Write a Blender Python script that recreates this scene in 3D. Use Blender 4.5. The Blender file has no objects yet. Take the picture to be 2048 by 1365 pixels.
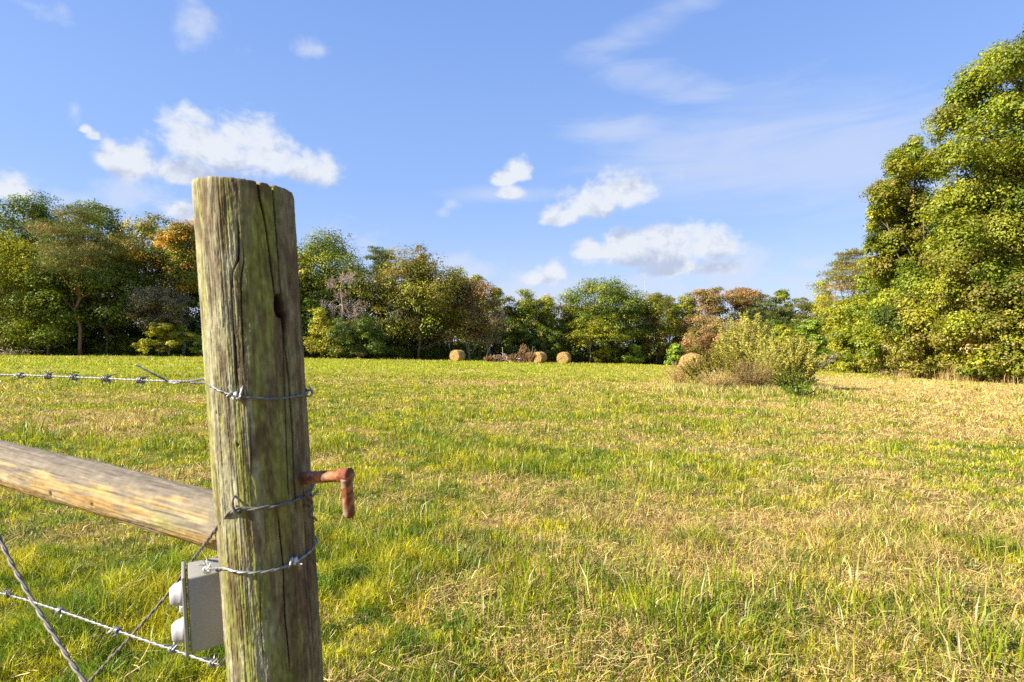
import bpy, math
import numpy as np
from mathutils import Vector

F = 1138.0; CX = 1024.0; HY = 700.0; CZ = 1.10      # reference focal length (px), horizon row, eye height
R = math.radians
scene = bpy.context.scene
COL = scene.collection
rng = np.random.default_rng(7)

# ------------------------------------------------------------------ helpers
def X(px, Y): return (px - CX) / F * Y
def Z(py, Y): return CZ + (HY - py) / F * Y
def P(px, py, Y): return np.array([X(px, Y), Y, Z(py, Y)])
def nrm(v): return v / np.maximum(np.linalg.norm(v, axis=-1, keepdims=True), 1e-9)

def hash2(ix, iy, seed):
    n = (ix.astype(np.int64) * 374761393 + iy.astype(np.int64) * 668265263 + seed * 974634777) & 0xffffffff
    n = ((n ^ (n >> 13)) * 1274126177) & 0xffffffff
    n = n ^ (n >> 16)
    return (n & 0xffff) / 65535.0
def vnoise(x, y, seed=0):
    x = np.asarray(x, float); y = np.asarray(y, float)
    ix = np.floor(x); iy = np.floor(y); fx = x - ix; fy = y - iy
    fx = fx * fx * (3 - 2 * fx); fy = fy * fy * (3 - 2 * fy)
    a = hash2(ix, iy, seed); b = hash2(ix + 1, iy, seed); c = hash2(ix, iy + 1, seed); d = hash2(ix + 1, iy + 1, seed)
    return (a * (1 - fx) + b * fx) * (1 - fy) + (c * (1 - fx) + d * fx) * fy
def fbm(x, y, seed=0, oct=4):
    s = 0; a = .5; t = 0
    for k in range(oct):
        s = s + a * vnoise(x * 2 ** k, y * 2 ** k, seed + k * 17); t += a; a *= .5
    return s / t
def sstep(a, b, x):
    t = np.clip((x - a) / (b - a), 0, 1); return t * t * (3 - 2 * t)

def mesh_obj(name, verts, faces, mat, col=None, parent=None, smooth=False):
    """faces: list of (M,k) int arrays. verts in world space."""
    me = bpy.data.meshes.new(name)
    verts = np.ascontiguousarray(verts, dtype=np.float32)
    me.vertices.add(len(verts)); me.vertices.foreach_set('co', verts.ravel())
    faces = [np.asarray(f, dtype=np.int32) for f in faces if len(f)]
    li = np.concatenate([f.ravel() for f in faces])
    cnt = np.concatenate([np.full(len(f), f.shape[1], np.int32) for f in faces])
    st = np.concatenate([[0], np.cumsum(cnt)[:-1]]).astype(np.int32)
    me.loops.add(len(li)); me.loops.foreach_set('vertex_index', li)
    me.polygons.add(len(cnt)); me.polygons.foreach_set('loop_start', st)
    if smooth: me.polygons.foreach_set('use_smooth', np.ones(len(cnt), bool))
    if col is not None:
        c = np.ones((len(verts), 4), np.float32); c[:, :3] = col
        at = me.color_attributes.new('col', 'FLOAT_COLOR', 'POINT')
        at.data.foreach_set('color', c.ravel())
    me.update(calc_edges=True)
    me.materials.append(mat)
    o = bpy.data.objects.new(name, me); COL.objects.link(o)
    if parent is not None:
        o.parent = parent
        o.matrix_parent_inverse = parent.matrix_basis.inverted()
    return o
def empty(name, loc):
    o = bpy.data.objects.new(name, None); COL.objects.link(o)
    o.empty_display_size = .1; o.location = [float(v) for v in loc]
    return o
def tag(o, label, cat, group=None, kind=None):
    o['label'] = label; o['category'] = cat
    if group: o['group'] = group
    if kind: o['kind'] = kind
    return o

class MB:
    """collects pieces into one mesh"""
    def __init__(s): s.v = []; s.f = []; s.c = []; s.n = 0
    def add(s, v, fs, c=None):
        v = np.asarray(v, float)
        s.v.append(v)
        for f in fs: s.f.append(np.asarray(f) + s.n)
        s.c.append(np.broadcast_to(np.asarray(c if c is not None else (1, 1, 1), float), (len(v), 3)))
        s.n += len(v)
    def build(s, name, mat, parent=None, smooth=False):
        return mesh_obj(name, np.concatenate(s.v), s.f, mat, np.concatenate(s.c), parent, smooth)

def tube(pts, rad, k=6, cap=True):
    pts = np.asarray(pts, float); n = len(pts)
    rad = np.broadcast_to(np.asarray(rad, float), (n,))
    t = np.gradient(pts, axis=0); t = nrm(t)
    up = np.array([0, 0, 1.]) if abs(t[0][2]) < .9 else np.array([1., 0, 0])
    u = nrm(np.cross(t[0], up)); us = [u]
    for i in range(1, n):
        u = us[-1] - t[i] * np.dot(us[-1], t[i]); us.append(nrm(u))
    us = np.array(us); vs = np.cross(t, us)
    a = np.arange(k) / k * 2 * np.pi
    ring = (us[:, None] * np.cos(a)[None, :, None] + vs[:, None] * np.sin(a)[None, :, None]) * rad[:, None, None] + pts[:, None]
    v = ring.reshape(-1, 3)
    i = np.arange(n - 1)[:, None] * k; j = np.arange(k)[None]; j2 = (j + 1) % k
    q = np.stack([i + j, i + j2, i + k + j2, i + k + j], -1).reshape(-1, 4)
    fs = [q]
    if cap:
        v = np.concatenate([v, pts[:1], pts[-1:]])
        c0 = np.full(k, n * k); c1 = np.full(k, n * k + 1); jj = np.arange(k)
        fs.append(np.stack([c0, (jj + 1) % k, jj], -1)); fs.append(np.stack([c1, (n - 1) * k + jj, (n - 1) * k + (jj + 1) % k], -1))
    return v, fs
def resample(pts, step):
    pts = np.asarray(pts, float)
    d = np.concatenate([[0], np.cumsum(np.linalg.norm(np.diff(pts, axis=0), axis=1))])
    m = max(2, int(d[-1] / step)); s = np.linspace(0, d[-1], m)
    return np.stack([np.interp(s, d, pts[:, k]) for k in range(3)], 1), s
def smooth_path(pts, it=2):
    pts = np.asarray(pts, float)
    for _ in range(it):
        q = pts[:-1] * .75 + pts[1:] * .25; r = pts[:-1] * .25 + pts[1:] * .75
        pts = np.concatenate([pts[:1], np.stack([q, r], 1).reshape(-1, 3), pts[-1:]])
    return pts

# ------------------------------------------------------------------ materials
def new_mat(name):
    m = bpy.data.materials.new(name); m.use_nodes = True
    nt = m.node_tree; nt.nodes.clear()
    out = nt.nodes.new('ShaderNodeOutputMaterial')
    return m, nt, out
def leaf_mat(name, trans=.35, gloss=.05, rough=.45):
    m, nt, out = new_mat(name)
    a = nt.nodes.new('ShaderNodeAttribute'); a.attribute_name = 'col'
    d = nt.nodes.new('ShaderNodeBsdfDiffuse'); t = nt.nodes.new('ShaderNodeBsdfTranslucent')
    g = nt.nodes.new('ShaderNodeBsdfGlossy'); g.inputs['Roughness'].default_value = rough
    m1 = nt.nodes.new('ShaderNodeMixShader'); m1.inputs[0].default_value = trans
    m2 = nt.nodes.new('ShaderNodeMixShader'); m2.inputs[0].default_value = gloss
    L = nt.links.new
    L(a.outputs['Color'], d.inputs['Color']); L(a.outputs['Color'], t.inputs['Color'])
    L(d.outputs[0], m1.inputs[1]); L(t.outputs[0], m1.inputs[2])
    L(m1.outputs[0], m2.inputs[1]); L(g.outputs[0], m2.inputs[2]); L(m2.outputs[0], out.inputs['Surface'])
    return m
def attr_mat(name, rough=.8, metal=0., nscale=60., namt=.35, bump=.2, stretch=(1, 1, 1), spec=.3, bdist=.002):
    m, nt, out = new_mat(name); L = nt.links.new
    a = nt.nodes.new('ShaderNodeAttribute'); a.attribute_name = 'col'
    tc = nt.nodes.new('ShaderNodeTexCoord'); mp = nt.nodes.new('ShaderNodeMapping'); mp.inputs['Scale'].default_value = stretch
    n = nt.nodes.new('ShaderNodeTexNoise'); n.inputs['Scale'].default_value = nscale; n.inputs['Detail'].default_value = 6; n.inputs['Roughness'].default_value = .65
    L(tc.outputs['Object'], mp.inputs['Vector']); L(mp.outputs[0], n.inputs['Vector'])
    r = nt.nodes.new('ShaderNodeMapRange'); r.inputs['From Min'].default_value = .3; r.inputs['From Max'].default_value = .7
    r.inputs['To Min'].default_value = 1 - namt; r.inputs['To Max'].default_value = 1 + namt
    L(n.outputs[0], r.inputs['Value'])
    mx = nt.nodes.new('ShaderNodeVectorMath'); mx.operation = 'SCALE'
    L(a.outputs['Color'], mx.inputs[0]); L(r.outputs[0], mx.inputs['Scale'])
    b = nt.nodes.new('ShaderNodeBsdfPrincipled')
    b.inputs['Roughness'].default_value = rough; b.inputs['Metallic'].default_value = metal; b.inputs['Specular IOR Level'].default_value = spec
    L(mx.outputs[0], b.inputs['Base Color'])
    bp = nt.nodes.new('ShaderNodeBump'); bp.inputs['Strength'].default_value = bump; bp.inputs['Distance'].default_value = bdist
    L(n.outputs[0], bp.inputs['Height']); L(bp.outputs[0], b.inputs['Normal'])
    L(b.outputs[0], out.inputs['Surface'])
    return m

M_leaf = leaf_mat('foliage', .34, .018)
M_grass = leaf_mat('grass_blades', .40, .022, .4)
M_straw = leaf_mat('straw', .2, .03)
M_bark = attr_mat('bark', .9, 0, 14, .4, .5, (1, 1, .3), bdist=.02)
M_post = attr_mat('weathered_post_wood', .85, 0, 90, .25, .4, (1, 1, .3), .2, .002)
M_rail = attr_mat('weathered_rail_wood', .8, 0, 55, .2, .3, (1, 1, 1), .2, .0015)
M_galv = attr_mat('galvanised_wire', .45, .55, 300, .25, .2, (1, 1, 1), .5, .0005)
M_old = attr_mat('tarnished_wire', .65, .35, 250, .35, .3, (1, 1, 1), .4, .0005)
M_rust = attr_mat('rusty_iron', .8, .15, 110, .45, .5, (1, 1, 1), .35, .0012)
M_box = attr_mat('grey_box_metal', .5, .1, 160, .07, .08, (1, 1, 1), .4, .0005)
M_hay = attr_mat('hay', .9, 0, 18, .3, .6, (1, 1, 1), .1, .03)
M_steel = attr_mat('mast_steel', .6, .3, 2, .1, .1)

# ------------------------------------------------------------------ ground
ctrl = [(0, 0, 0), (-1, 1, 0), (1, 1, 0), (0, 2.5, 0), (-3, 3, 0), (3, 3, -.02), (0, 6, -.03), (0, 12, -.10)]
for px, py, Y in [(100, 715, 62), (400, 715.5, 64), (650, 716.5, 68), (916, 722.5, 66), (1078, 727, 66), (1127, 729, 66), (1300, 731, 100), (1640, 741, 80),
                  (1500, 778, 20), (1375, 757, 32), (1800, 749, 45), (2048, 771, 32), (1100, 729, 98), (700, 719, 75), (-200, 715, 58), (1500, 735, 95), (1900, 757, 38)]:
    ctrl.append((X(px, Y), Y, Z(py, Y)))
ctrl = np.array(ctrl)
def gfeat(x, y):
    x = np.clip(x, -75, 45) / 50; y = np.clip(y, -10, 125) / 50
    return np.stack([x, y, x * x, x * y, y * y, x * x * x, x * x * y, x * y * y, y * y * y], -1)
W_ = np.ones(len(ctrl)); W_[:8] = 4
A_ = gfeat(ctrl[:, 0], ctrl[:, 1])
Greg = np.linalg.solve((A_ * W_[:, None]).T @ A_ + np.eye(9) * .004, (A_ * W_[:, None]).T @ ctrl[:, 2])
def gz(x, y):
    x = np.asarray(x, float); y = np.asarray(y, float)
    return gfeat(x, y) @ Greg + ((fbm(x * .6, y * .6, 91, 3) - .5) * .07 + (vnoise(x * 2.6, y * 2.6, 92) - .5) * .03) * sstep(1, 5, np.hypot(x, y))
def plan(px, py):
    Y = 3.0
    lo, hi = .8, 130.
    Ys = np.geomspace(lo, hi, 1500)
    zz = gz(X(px, Ys), Ys); pr = HY - (zz - CZ) * F / Ys
    ok = np.where(pr <= py)[0]
    Y = Ys[ok[0]] if len(ok) else hi
    return X(px, Y), Y

# tree line in plan: Y of the wood's edge as a function of the view angle
TL = np.array([(-1400, 40), (-700, 50), (-200, 58), (100, 62), (400, 64), (620, 69), (760, 73), (900, 80), (1000, 90), (1130, 99), (1300, 104), (1450, 100), (1560, 96), (1630, 92),
               (1680, 72), (1720, 58), (1780, 47), (1850, 41), (1950, 36.5), (2048, 33.5), (2200, 29), (2500, 22), (3200, 14)])
def tl_y(px): return np.interp(px, TL[:, 0], TL[:, 1])

# dryness of the field (0 fresh green .. 1 straw)
spots = []
def spot(px, py, sx, sy, a):
    x, y = plan(px, py); spots.append((x, y, sx, sy, a))
spot(1250, 1010, .9, .35, .55); spot(1050, 1040, .5, .25, .4); spot(1600, 1080, .9, .5, .45); spot(1450, 960, 1.0, .5, .3)
spot(1750, 1000, 1.2, .7, .35); spot(1900, 1150, .6, .4, .3); spot(950, 1200, .25, .15, .25); spot(1100, 1330, .3, .1, .35)
spot(1500, 880, 2.2, .5, .4); spot(1300, 900, 1.5, .4, .3); spot(200, 830, 1.4, .6, .45); spot(330, 1000, .4, .15, .3)
spot(1850, 800, 8, 6, .6); spot(1750, 770, 8, 10, .5); spot(1950, 860, 3, 3, .35); spot(1700, 760, 8, 14, .55); spot(1050, 770, 7, 1.5, .35); spot(800, 760, 8, 2., .3)
spot(250, 1150, .9, .6, -.45); spot(100, 1250, .6, .5, -.4); spot(300, 900, 1.5, .5, -.3); spot(250, 735, 26, 16, -.4); spot(700, 1150, .3, .4, -.25)
spot(1000, 728, 40, 20, -.5); spot(1650, 800, 2.5, .8, -.5); spot(850, 880, 1., .5, -.25); spot(720, 960, .5, .4, -.35); spot(1050, 940, .9, .3, -.35)
spot(1150, 1200, .3, .2, -.3); spot(1400, 1260, .3, .2, -.2); spot(1950, 1320, .4, .1, -.2); spot(1250, 820, 3, .6, -.2)
spot(750, 790, 5, 3, -.12); spot(700, 1300, .4, .2, -.15)
def dryness(x, y):
    d = .36 + (fbm(x * .55, y * .8, 3, 4) - .5) * 1.15
    d = d + (fbm(x * 3.6, y * 3.6, 33, 3) - .5) * 1.5
    rows = fbm(x * .10 + 5, (y + .22 * x) * .95, 5, 3)
    d = d + sstep(.54, .78, rows) * .42
    for sx_, sy_, rx, ry, a in spots:
        d = d + a * np.exp(-((x - sx_) / rx) ** 2 - ((y - sy_) / ry) ** 2)
    return np.clip(d, 0, 1)

GREEN = np.array([.115, .205, .012]); LIME = np.array([.47, .43, .018]); STRAW = np.array([.68, .52, .18]); TAN = np.array([.42, .285, .11]); RUST = np.array([.20, .105, .045])

gx = np.unique(np.concatenate([np.linspace(-6, 8, 120), -np.geomspace(6, 1500, 90), np.geomspace(8, 1500, 90)]))
gy = np.unique(np.concatenate([np.linspace(-3, 9, 110), np.geomspace(9, 125, 130), np.geomspace(125, 2500, 20), -np.geomspace(3, 1500, 25)]))
xx, yy = np.meshgrid(gx, gy); zz = gz(xx, yy)
dd = dryness(xx, yy)
soil = np.array([.15, .085, .04])
far = sstep(8, 40, np.hypot(xx, yy))[..., None]
thatch = TAN * .62 * dd[..., None] + np.array([.10, .105, .02]) * (1 - dd[..., None])
farc = (STRAW * .62 * dd[..., None] + np.array([.27, .30, .018]) * (1 - dd[..., None]))
gcol = thatch * (1 - far) + farc * far
bare = sstep(.70, .8, fbm(xx * 1.3, yy * 1.3, 58, 3))[..., None] * (1 - far)
gcol = gcol * (1 - bare) + soil * bare
nx, ny = len(gx), len(gy)
i = (np.arange(ny - 1)[:, None] * nx + np.arange(nx - 1)[None])
q = np.stack([i, i + 1, i + nx + 1, i + nx], -1).reshape(-1, 4)
M_ground = attr_mat('field_soil', .95, 0, 9, .4, .5, (1, 1, 1), .05, .03)
g = mesh_obj('ground', np.stack([xx, yy, zz], -1).reshape(-1, 3), [q], M_ground, gcol.reshape(-1, 3), None, True)
tag(g, 'gently sloping hay field with patchy soil and thatch', 'field', None, 'structure')

# ------------------------------------------------------------------ grass
def blades(x, y, h, w, lean, az, leanaz, c, z0=0., seg3=True):
    n = len(x); z = gz(x, y) + z0
    b = np.stack([x, y, z - .004], -1)
    wd = np.stack([np.cos(az), np.sin(az), np.zeros(n)], -1) * (w / 2)[:, None]
    ld = np.stack([np.cos(leanaz), np.sin(leanaz), np.zeros(n)], -1)
    up = np.array([0, 0, 1.])
    hz = np.sqrt(np.clip(1 - lean ** 2, .02, 1))
    tip = b + ld * (h * lean)[:, None] + up * (h * hz)[:, None]
    if not seg3:
        v = np.stack([b - wd, b + wd, tip], 1).reshape(-1, 3)
        f = np.arange(3 * n).reshape(-1, 3)
        return v, [f], np.repeat(c, 3, 0)
    mid = b + ld * (h * lean * .32)[:, None] + up * (h * (.56 * hz + .1))[:, None]
    v = np.stack([b - wd * .8, b + wd * .8, mid + wd * .75, mid - wd * .75, tip], 1).reshape(-1, 3)
    k = np.arange(n)[:, None] * 5
    cc = np.repeat(c, 5, 0)
    return v, [k + np.array([[0, 1, 2, 3]]), k + np.array([[3, 2, 4]])], cc
def sample_field(n, d0, d1, half=R(53)):
    d = d0 * (d1 / d0) ** rng.random(n); a = (rng.random(n) * 2 - 1) * half
    x = d * np.sin(a); y = d * np.cos(a)
    px = CX + F * x / np.maximum(y, .01)
    ok = y < tl_y(px) + 1.0
    return x[ok], y[ok], d[ok]
def grass_cols(n, p, x, y):
    r = rng.random(n); k1 = fbm(x * 5, y * 5, 61, 3); k2 = vnoise(x * 13, y * 13, 62); t = np.clip(rng.random(n) * .5 + (k1 - .5) * 2.2 + (k2 - .5) * .9 + .28, 0, 1)[:, None]
    c = GREEN * (1 - t) + LIME * t
    dry = r < np.clip(p * 1.05 - .04, .05, .93)
    t2 = rng.random(n)[:, None]
    cd = STRAW * t2 + TAN * (1 - t2)
    c = np.where(dry[:, None], cd, c)
    rb = rng.random(n) < .03 + .07 * p
    c = np.where(rb[:, None], RUST + (TAN - RUST) * rng.random(n)[:, None] * .5, c)
    return c * np.exp(rng.normal(0, .26, n) + (k2 - .5) * .5)[:, None], dry

gm = MB()
# short mown growth, constant density on screen
for (N, d0, d1, seg) in [(300000, 1.0, 3.0, True), (640000, 3.0, 26., True), (330000, 22., 112., False)]:
    x, y, d = sample_field(N, d0, d1); n = len(x)
    p = dryness(x, y); c, dry = grass_cols(n, p, x, y)
    tall = fbm(x * .9 + 40, y * .9, 21, 3)
    h = (.016 + .034 * rng.random(n)) * (.45 + 1.25 * vnoise(x * 8, y * 8, 63)) * (1 + 1.5 * sstep(.52, .78, tall)) * (1 + d / 40)
    w = .0036 * np.maximum(1, d / 3.6) * (.7 + .6 * rng.random(n))
    lean = np.clip(rng.normal(.62, .25, n) + .2 * dry, .05, .98)
    la = rng.random(n) * 6.283
    gm.add(*blades(x, y, h, w, lean, rng.random(n) * 6.283, la, c, 0, seg))
# tall tufts of uncut green grass
TUFT = []
def tufts(px, py, sx, sy, n, h0, h1, straw=.05):
    for _ in range(int(n * .75)):
        a = px + rng.normal(0, sx * 1.3); b = py + rng.normal(0, sy * 1.5)
        if b < 712: continue
        x, y = plan(a, min(b, 1500)); TUFT.append((x, y, rng.uniform(h0, h1) * 1.15, straw))
tufts(1130, 1230, 90, 30, 22, .14, .24); tufts(1020, 1180, 90, 40, 14, .10, .2); tufts(1420, 1250, 60, 25, 14, .14, .22); tufts(1330, 1190, 90, 30, 8, .1, .2)
tufts(1320, 1330, 70, 25, 9, .1, .16); tufts(760, 1060, 60, 40, 14, .12, .2); tufts(690, 960, 40, 40, 14, .12, .2); tufts(860, 1050, 60, 25, 10, .1, .18)
tufts(1060, 945, 60, 12, 16, .15, .24); tufts(1200, 970, 60, 12, 14, .14, .22); tufts(930, 915, 60, 14, 14, .15, .25); tufts(800, 890, 60, 12, 14, .15, .26)
tufts(1400, 985, 60, 12, 8, .12, .2); tufts(1290, 935, 90, 20, 10, .12, .22); tufts(1700, 1310, 90, 25, 7, .1, .18, .3); tufts(1930, 1290, 90, 40, 10, .12, .2, .35)
tufts(2000, 1370, 90, 30, 9, .12, .2, .3); tufts(1990, 1110, 60, 20, 8, .14, .22, .2); tufts(1780, 1190, 120, 40, 10, .12, .22, .3); tufts(1560, 1360, 90, 20, 9, .12, .2, .2)
tufts(200, 880, 160, 30, 22, .12, .22); tufts(330, 900, 60, 30, 14, .12, .2); tufts(60, 870, 60, 14, 10, .14, .22); tufts(660, 1000, 20, 40, 8, .14, .22)
tufts(1500, 820, 260, 25, 26, .14, .26); tufts(1640, 800, 60, 6, 18, .2, .38, .2); tufts(1450, 796, 110, 4, 14, .16, .3, .4); tufts(1650, 900, 250, 40, 22, .12, .2, .2)
tufts(1000, 830, 250, 25, 24, .12, .22); tufts(150, 1300, 130, 50, 8, .06, .1); tufts(1500, 1130, 240, 60, 16, .1, .2, .5); tufts(1250, 1060, 120, 40, 12, .12, .2, .8)
for _ in range(300):
    d = 2 * (40 / 2) ** rng.random(); a = (rng.random() * 2 - 1) * R(46); x, y = d * math.sin(a), d * math.cos(a)
    if rng.random() < .3 + .7 * float(fbm(x * .5, y * .5, 71, 2) > .52): TUFT.append((x, y, rng.uniform(.07, .18), .15))
T_ = np.array(TUFT)
for (tx, ty, th, ts) in T_:
    d = math.hypot(tx, ty); n = int(rng.integers(14, 36)); sp = .035 + th * .22
    x = tx + rng.normal(0, sp, n); y = ty + rng.normal(0, sp, n)
    la = np.arctan2(y - ty, x - tx) + rng.normal(0, .8, n)
    t = rng.random(n)[:, None]
    base = np.array([.105, .195, .016]) if rng.random() < .5 else np.array([.20, .26, .018])
    c = base * (1 - t * .5) + LIME * t * .5
    st = rng.random(n) < ts * .7 + .03
    c = np.where(st[:, None], (STRAW * .75 + TAN * .1) * (.6 + .4 * rng.random(n)[:, None]), c) * np.exp(rng.normal(0, .15, n))[:, None]
    h = th * (.45 + .65 * rng.random(n)); w = .0066 * max(1, d / 4.2) * (.7 + .5 * rng.random(n))
    gm.add(*blades(x, y, h, w, np.clip(rng.normal(.55, .24, n), .05, .96), rng.random(n) * 6.283, la, c))
# low broad-leaved weeds between the blades
x, y, d = sample_field(60000, 1.2, 9.); k_ = fbm(x * 1.4, y * 1.4, 81, 3) > .5; x, y, d = x[k_], y[k_], d[k_]; n = len(x)
t = rng.random(n)[:, None]; c = (np.array([.10, .19, .02]) * (1 - t) + np.array([.20, .26, .03]) * t) * np.exp(rng.normal(0, .2, n))[:, None]
gm.add(*blades(x, y, .012 + .026 * rng.random(n), .006 + .009 * rng.random(n), np.clip(rng.normal(.75, .15, n), .2, .97), rng.random(n) * 6.283, rng.random(n) * 6.283, c, .012))
go = gm.build('grass', M_grass)
tag(go, 'patchy mown green and yellow field grass with taller tufts', 'grass', None, 'stuff')

# cut hay and straw lying on the field
sm = MB()
for (N, d0, d1) in [(56000, 1.0, 3.2), (115000, 3.2, 60.)]:
    x, y, d = sample_field(N, d0, d1)
    p = dryness(x, y); k_ = rng.random(len(x)) < .06 + .8 * sstep(.25, .9, p); x, y, d = x[k_], y[k_], d[k_]; n = len(x)
    t = rng.random(n)[:, None]; c = (STRAW * .85 * t + TAN * .9 * (1 - t)) * np.exp(rng.normal(0, .2, n))[:, None]
    az = rng.normal(.1, 1.2, n); ln = (.025 + .075 * rng.random(n) ** 2) * (1 + d / 40); w = .0022 * np.maximum(1, d / 3.4) * (.7 + .6 * rng.random(n))
    el = rng.normal(.12, .28, n)
    z = gz(x, y) + .012 + .05 * rng.random(n) ** 2
    dirv = np.stack([np.cos(az) * np.cos(el), np.sin(az) * np.cos(el), np.sin(el)], -1) * (ln / 2)[:, None]
    wv = np.stack([-np.sin(az), np.cos(az), rng.normal(0, .5, n)], -1); wv = nrm(wv) * (w / 2)[:, None]
    m_ = np.stack([x, y, z + np.abs(np.sin(el)) * ln / 2], -1)
    bow = np.stack([rng.normal(0, .06, n), rng.normal(0, .06, n), .04 + 0 * x], -1) * ln[:, None]
    v = np.stack([m_ - dirv - wv, m_ - dirv + wv, m_ + bow * .6 + wv, m_ + bow * .6 - wv, m_ + dirv + wv * .6, m_ + dirv - wv * .6], 1).reshape(-1, 3)
    k = np.arange(n)[:, None] * 6
    sm.add(v, [k + np.array([[0, 1, 2, 3]]), k + np.array([[3, 2, 4, 5]])], np.repeat(c, 6, 0))
so = sm.build('cut_hay', M_straw)
tag(so, 'pale dry hay stalks left lying in the mown field', 'hay', None, 'stuff')

# ------------------------------------------------------------------ foreground post
PR = .0650
PA = P(489, 379, .800); PB = P(555, 1365, .850)
pax = nrm(PB - PA)
pe2 = nrm(np.array([0, 0, CZ]) - (PA + pax * .4)); pe2 = nrm(pe2 - pax * np.dot(pe2, pax)); pe1 = np.cross(pax, pe2)
if pe1[0] < 0: pe1 = -pe1
def PS(h, phi, r=PR):
    h = np.asarray(h, float)[..., None]; phi = np.asarray(phi, float)[..., None]; r = np.asarray(r, float)
    r = r[..., None] if r.ndim else r
    return PA + pax * h + r * (np.sin(phi) * pe1 + np.cos(phi) * pe2)
def hit(px, py, r=PR):
    o = np.array([0, 0, CZ]); d = np.array([(px - CX) / F, 1, (HY - py) / F])
    oo = o - PA; oo = oo - pax * np.dot(oo, pax); du = d - pax * np.dot(d, pax)
    a = du @ du; b = oo @ du; c = oo @ oo - r * r; D = b * b - a * c
    t = (-b - math.sqrt(max(D, 0))) / a
    p = o + d * t - PA
    h = p @ pax; rad = p - pax * h
    return h, math.atan2(rad @ pe1, rad @ pe2)
phi = np.unique(np.concatenate([np.linspace(-1.7, 1.7, 620), np.linspace(1.7, 2 * np.pi - 1.7, 70)]))[:-1]
ph_len = 1.42
hs = np.unique(np.concatenate([np.linspace(0, .80, 560), np.linspace(.80, ph_len, 60)]))
Hh, Pp = np.meshgrid(hs, phi, indexing='ij')
cracks = [([(514, 352), (520, 400), (530, 440), (538, 500), (546, 560), (551, 610)], 0.0015, .036),
          ([(545, 368), (551, 440), (557, 520), (561, 590)], .0015, .034),
          ([(565, 640), (570, 700), (577, 760), (584, 850), (590, 960), (594, 1010)], .0017, .030),
          ([(566, 700), (570, 800), (573, 900), (577, 985)], .0010, .012),
          ([(560, 1060), (566, 1130), (570, 1220), (580, 1340)], .0010, .014),
          ([(478, 470), (477, 520), (466, 545), (463, 580), (466, 640), (471, 720), (473, 790)], .0013, .016),
          ([(488, 520), (482, 560), (484, 640), (487, 720)], .0010, .012),
          ([(610, 1000), (615, 1100), (622, 1200), (630, 1330)], .0010, .012),
          ([(500, 850), (503, 920), (501, 980)], .0008, .003), ([(520, 1180), (522, 1250), (528, 1330)], .0010, .004),
          ([(490, 1120), (497, 1200), (505, 1300)], .0008, .003), ([(440, 480), (446, 560), (452, 660)], .0007, .0025), ([(530, 1040), (533, 1100)], .0008, .003)]
disp = (fbm(Pp * 7, Hh * 9, 2, 4) - .5) * .0022 + (fbm(Pp * 34, Hh * 22, 8, 3) - .5) * .0014 + (fbm(Pp * 30, Hh * 200, 83, 3) - .5) * .0011 + (fbm(Pp * 2.2, Hh * 2, 5, 2) - .5) * .006
disp -= .0007 * sstep(.62, .72, fbm(Pp * 22, Hh * 4.4, 63, 2))
wob = (fbm(Hh * 25, Hh * 0 + 3, 44, 3) - .5) * .05
for pts, w, dep in cracks:
    hp = np.array([hit(a, b) for a, b in pts]); w = w * .8
    pc = np.interp(Hh, hp[:, 0], hp[:, 1]) + wob * .5
    dx = (Pp - pc) * PR
    ends = sstep(hp[0, 0] - .03 * (pts[0][1] > 380), hp[0, 0] + .02, Hh + (.05 if pts[0][1] < 380 else 0)) * (1 - sstep(hp[-1, 0] - .04, hp[-1, 0] + .015, Hh))
    disp -= dep * np.exp(-np.abs(dx / w) ** 4) * ends
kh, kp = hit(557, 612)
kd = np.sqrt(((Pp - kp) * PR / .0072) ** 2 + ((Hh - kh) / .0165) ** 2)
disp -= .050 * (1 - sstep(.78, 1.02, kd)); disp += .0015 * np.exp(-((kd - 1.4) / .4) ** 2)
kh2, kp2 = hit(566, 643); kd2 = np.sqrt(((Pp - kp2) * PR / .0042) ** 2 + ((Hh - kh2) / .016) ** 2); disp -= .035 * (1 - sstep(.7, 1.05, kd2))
for a, b, s in [(434, 757, .0022), (475, 890, .0024), (431, 826, .0018), (475, 1018, .003)]:
    h0, p0 = hit(a, b); kk = np.sqrt(((Pp - p0) * PR) ** 2 + ((Hh - h0) * .7) ** 2); disp -= .004 * (1 - sstep(.4 * s, s, kk))
# ragged, slightly rounded top
edge = np.exp(-Hh / .003)
rr = PR + disp * (1 - .5 * np.exp(-Hh / .02)) - edge * .0012
hoff = (fbm(Pp * 14, Pp * 0, 19, 3) - .5) * .0022 * np.exp(-Hh / .01)
c0h, c0p = hit(516, 356)
hoff = hoff + (.006 * np.exp(-((Pp - c0p) * PR / .002) ** 2) + .004 * np.exp(-((Pp - c0p - .28) * PR / .004) ** 2)) * np.exp(-Hh / .012)
tilt = .010 * np.sin(Pp) * np.exp(-Hh / .05)
rr = np.maximum(rr, .014)
V = PS(Hh + hoff + tilt * .6, Pp, rr)
nph = len(phi); nh = len(hs)
i = np.arange(nh - 1)[:, None] * nph; j = np.arange(nph)[None]; j2 = (j + 1) % nph
q = np.stack([i + j, i + j2, i + nph + j2, i + nph + j], -1).reshape(-1, 4)
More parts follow.
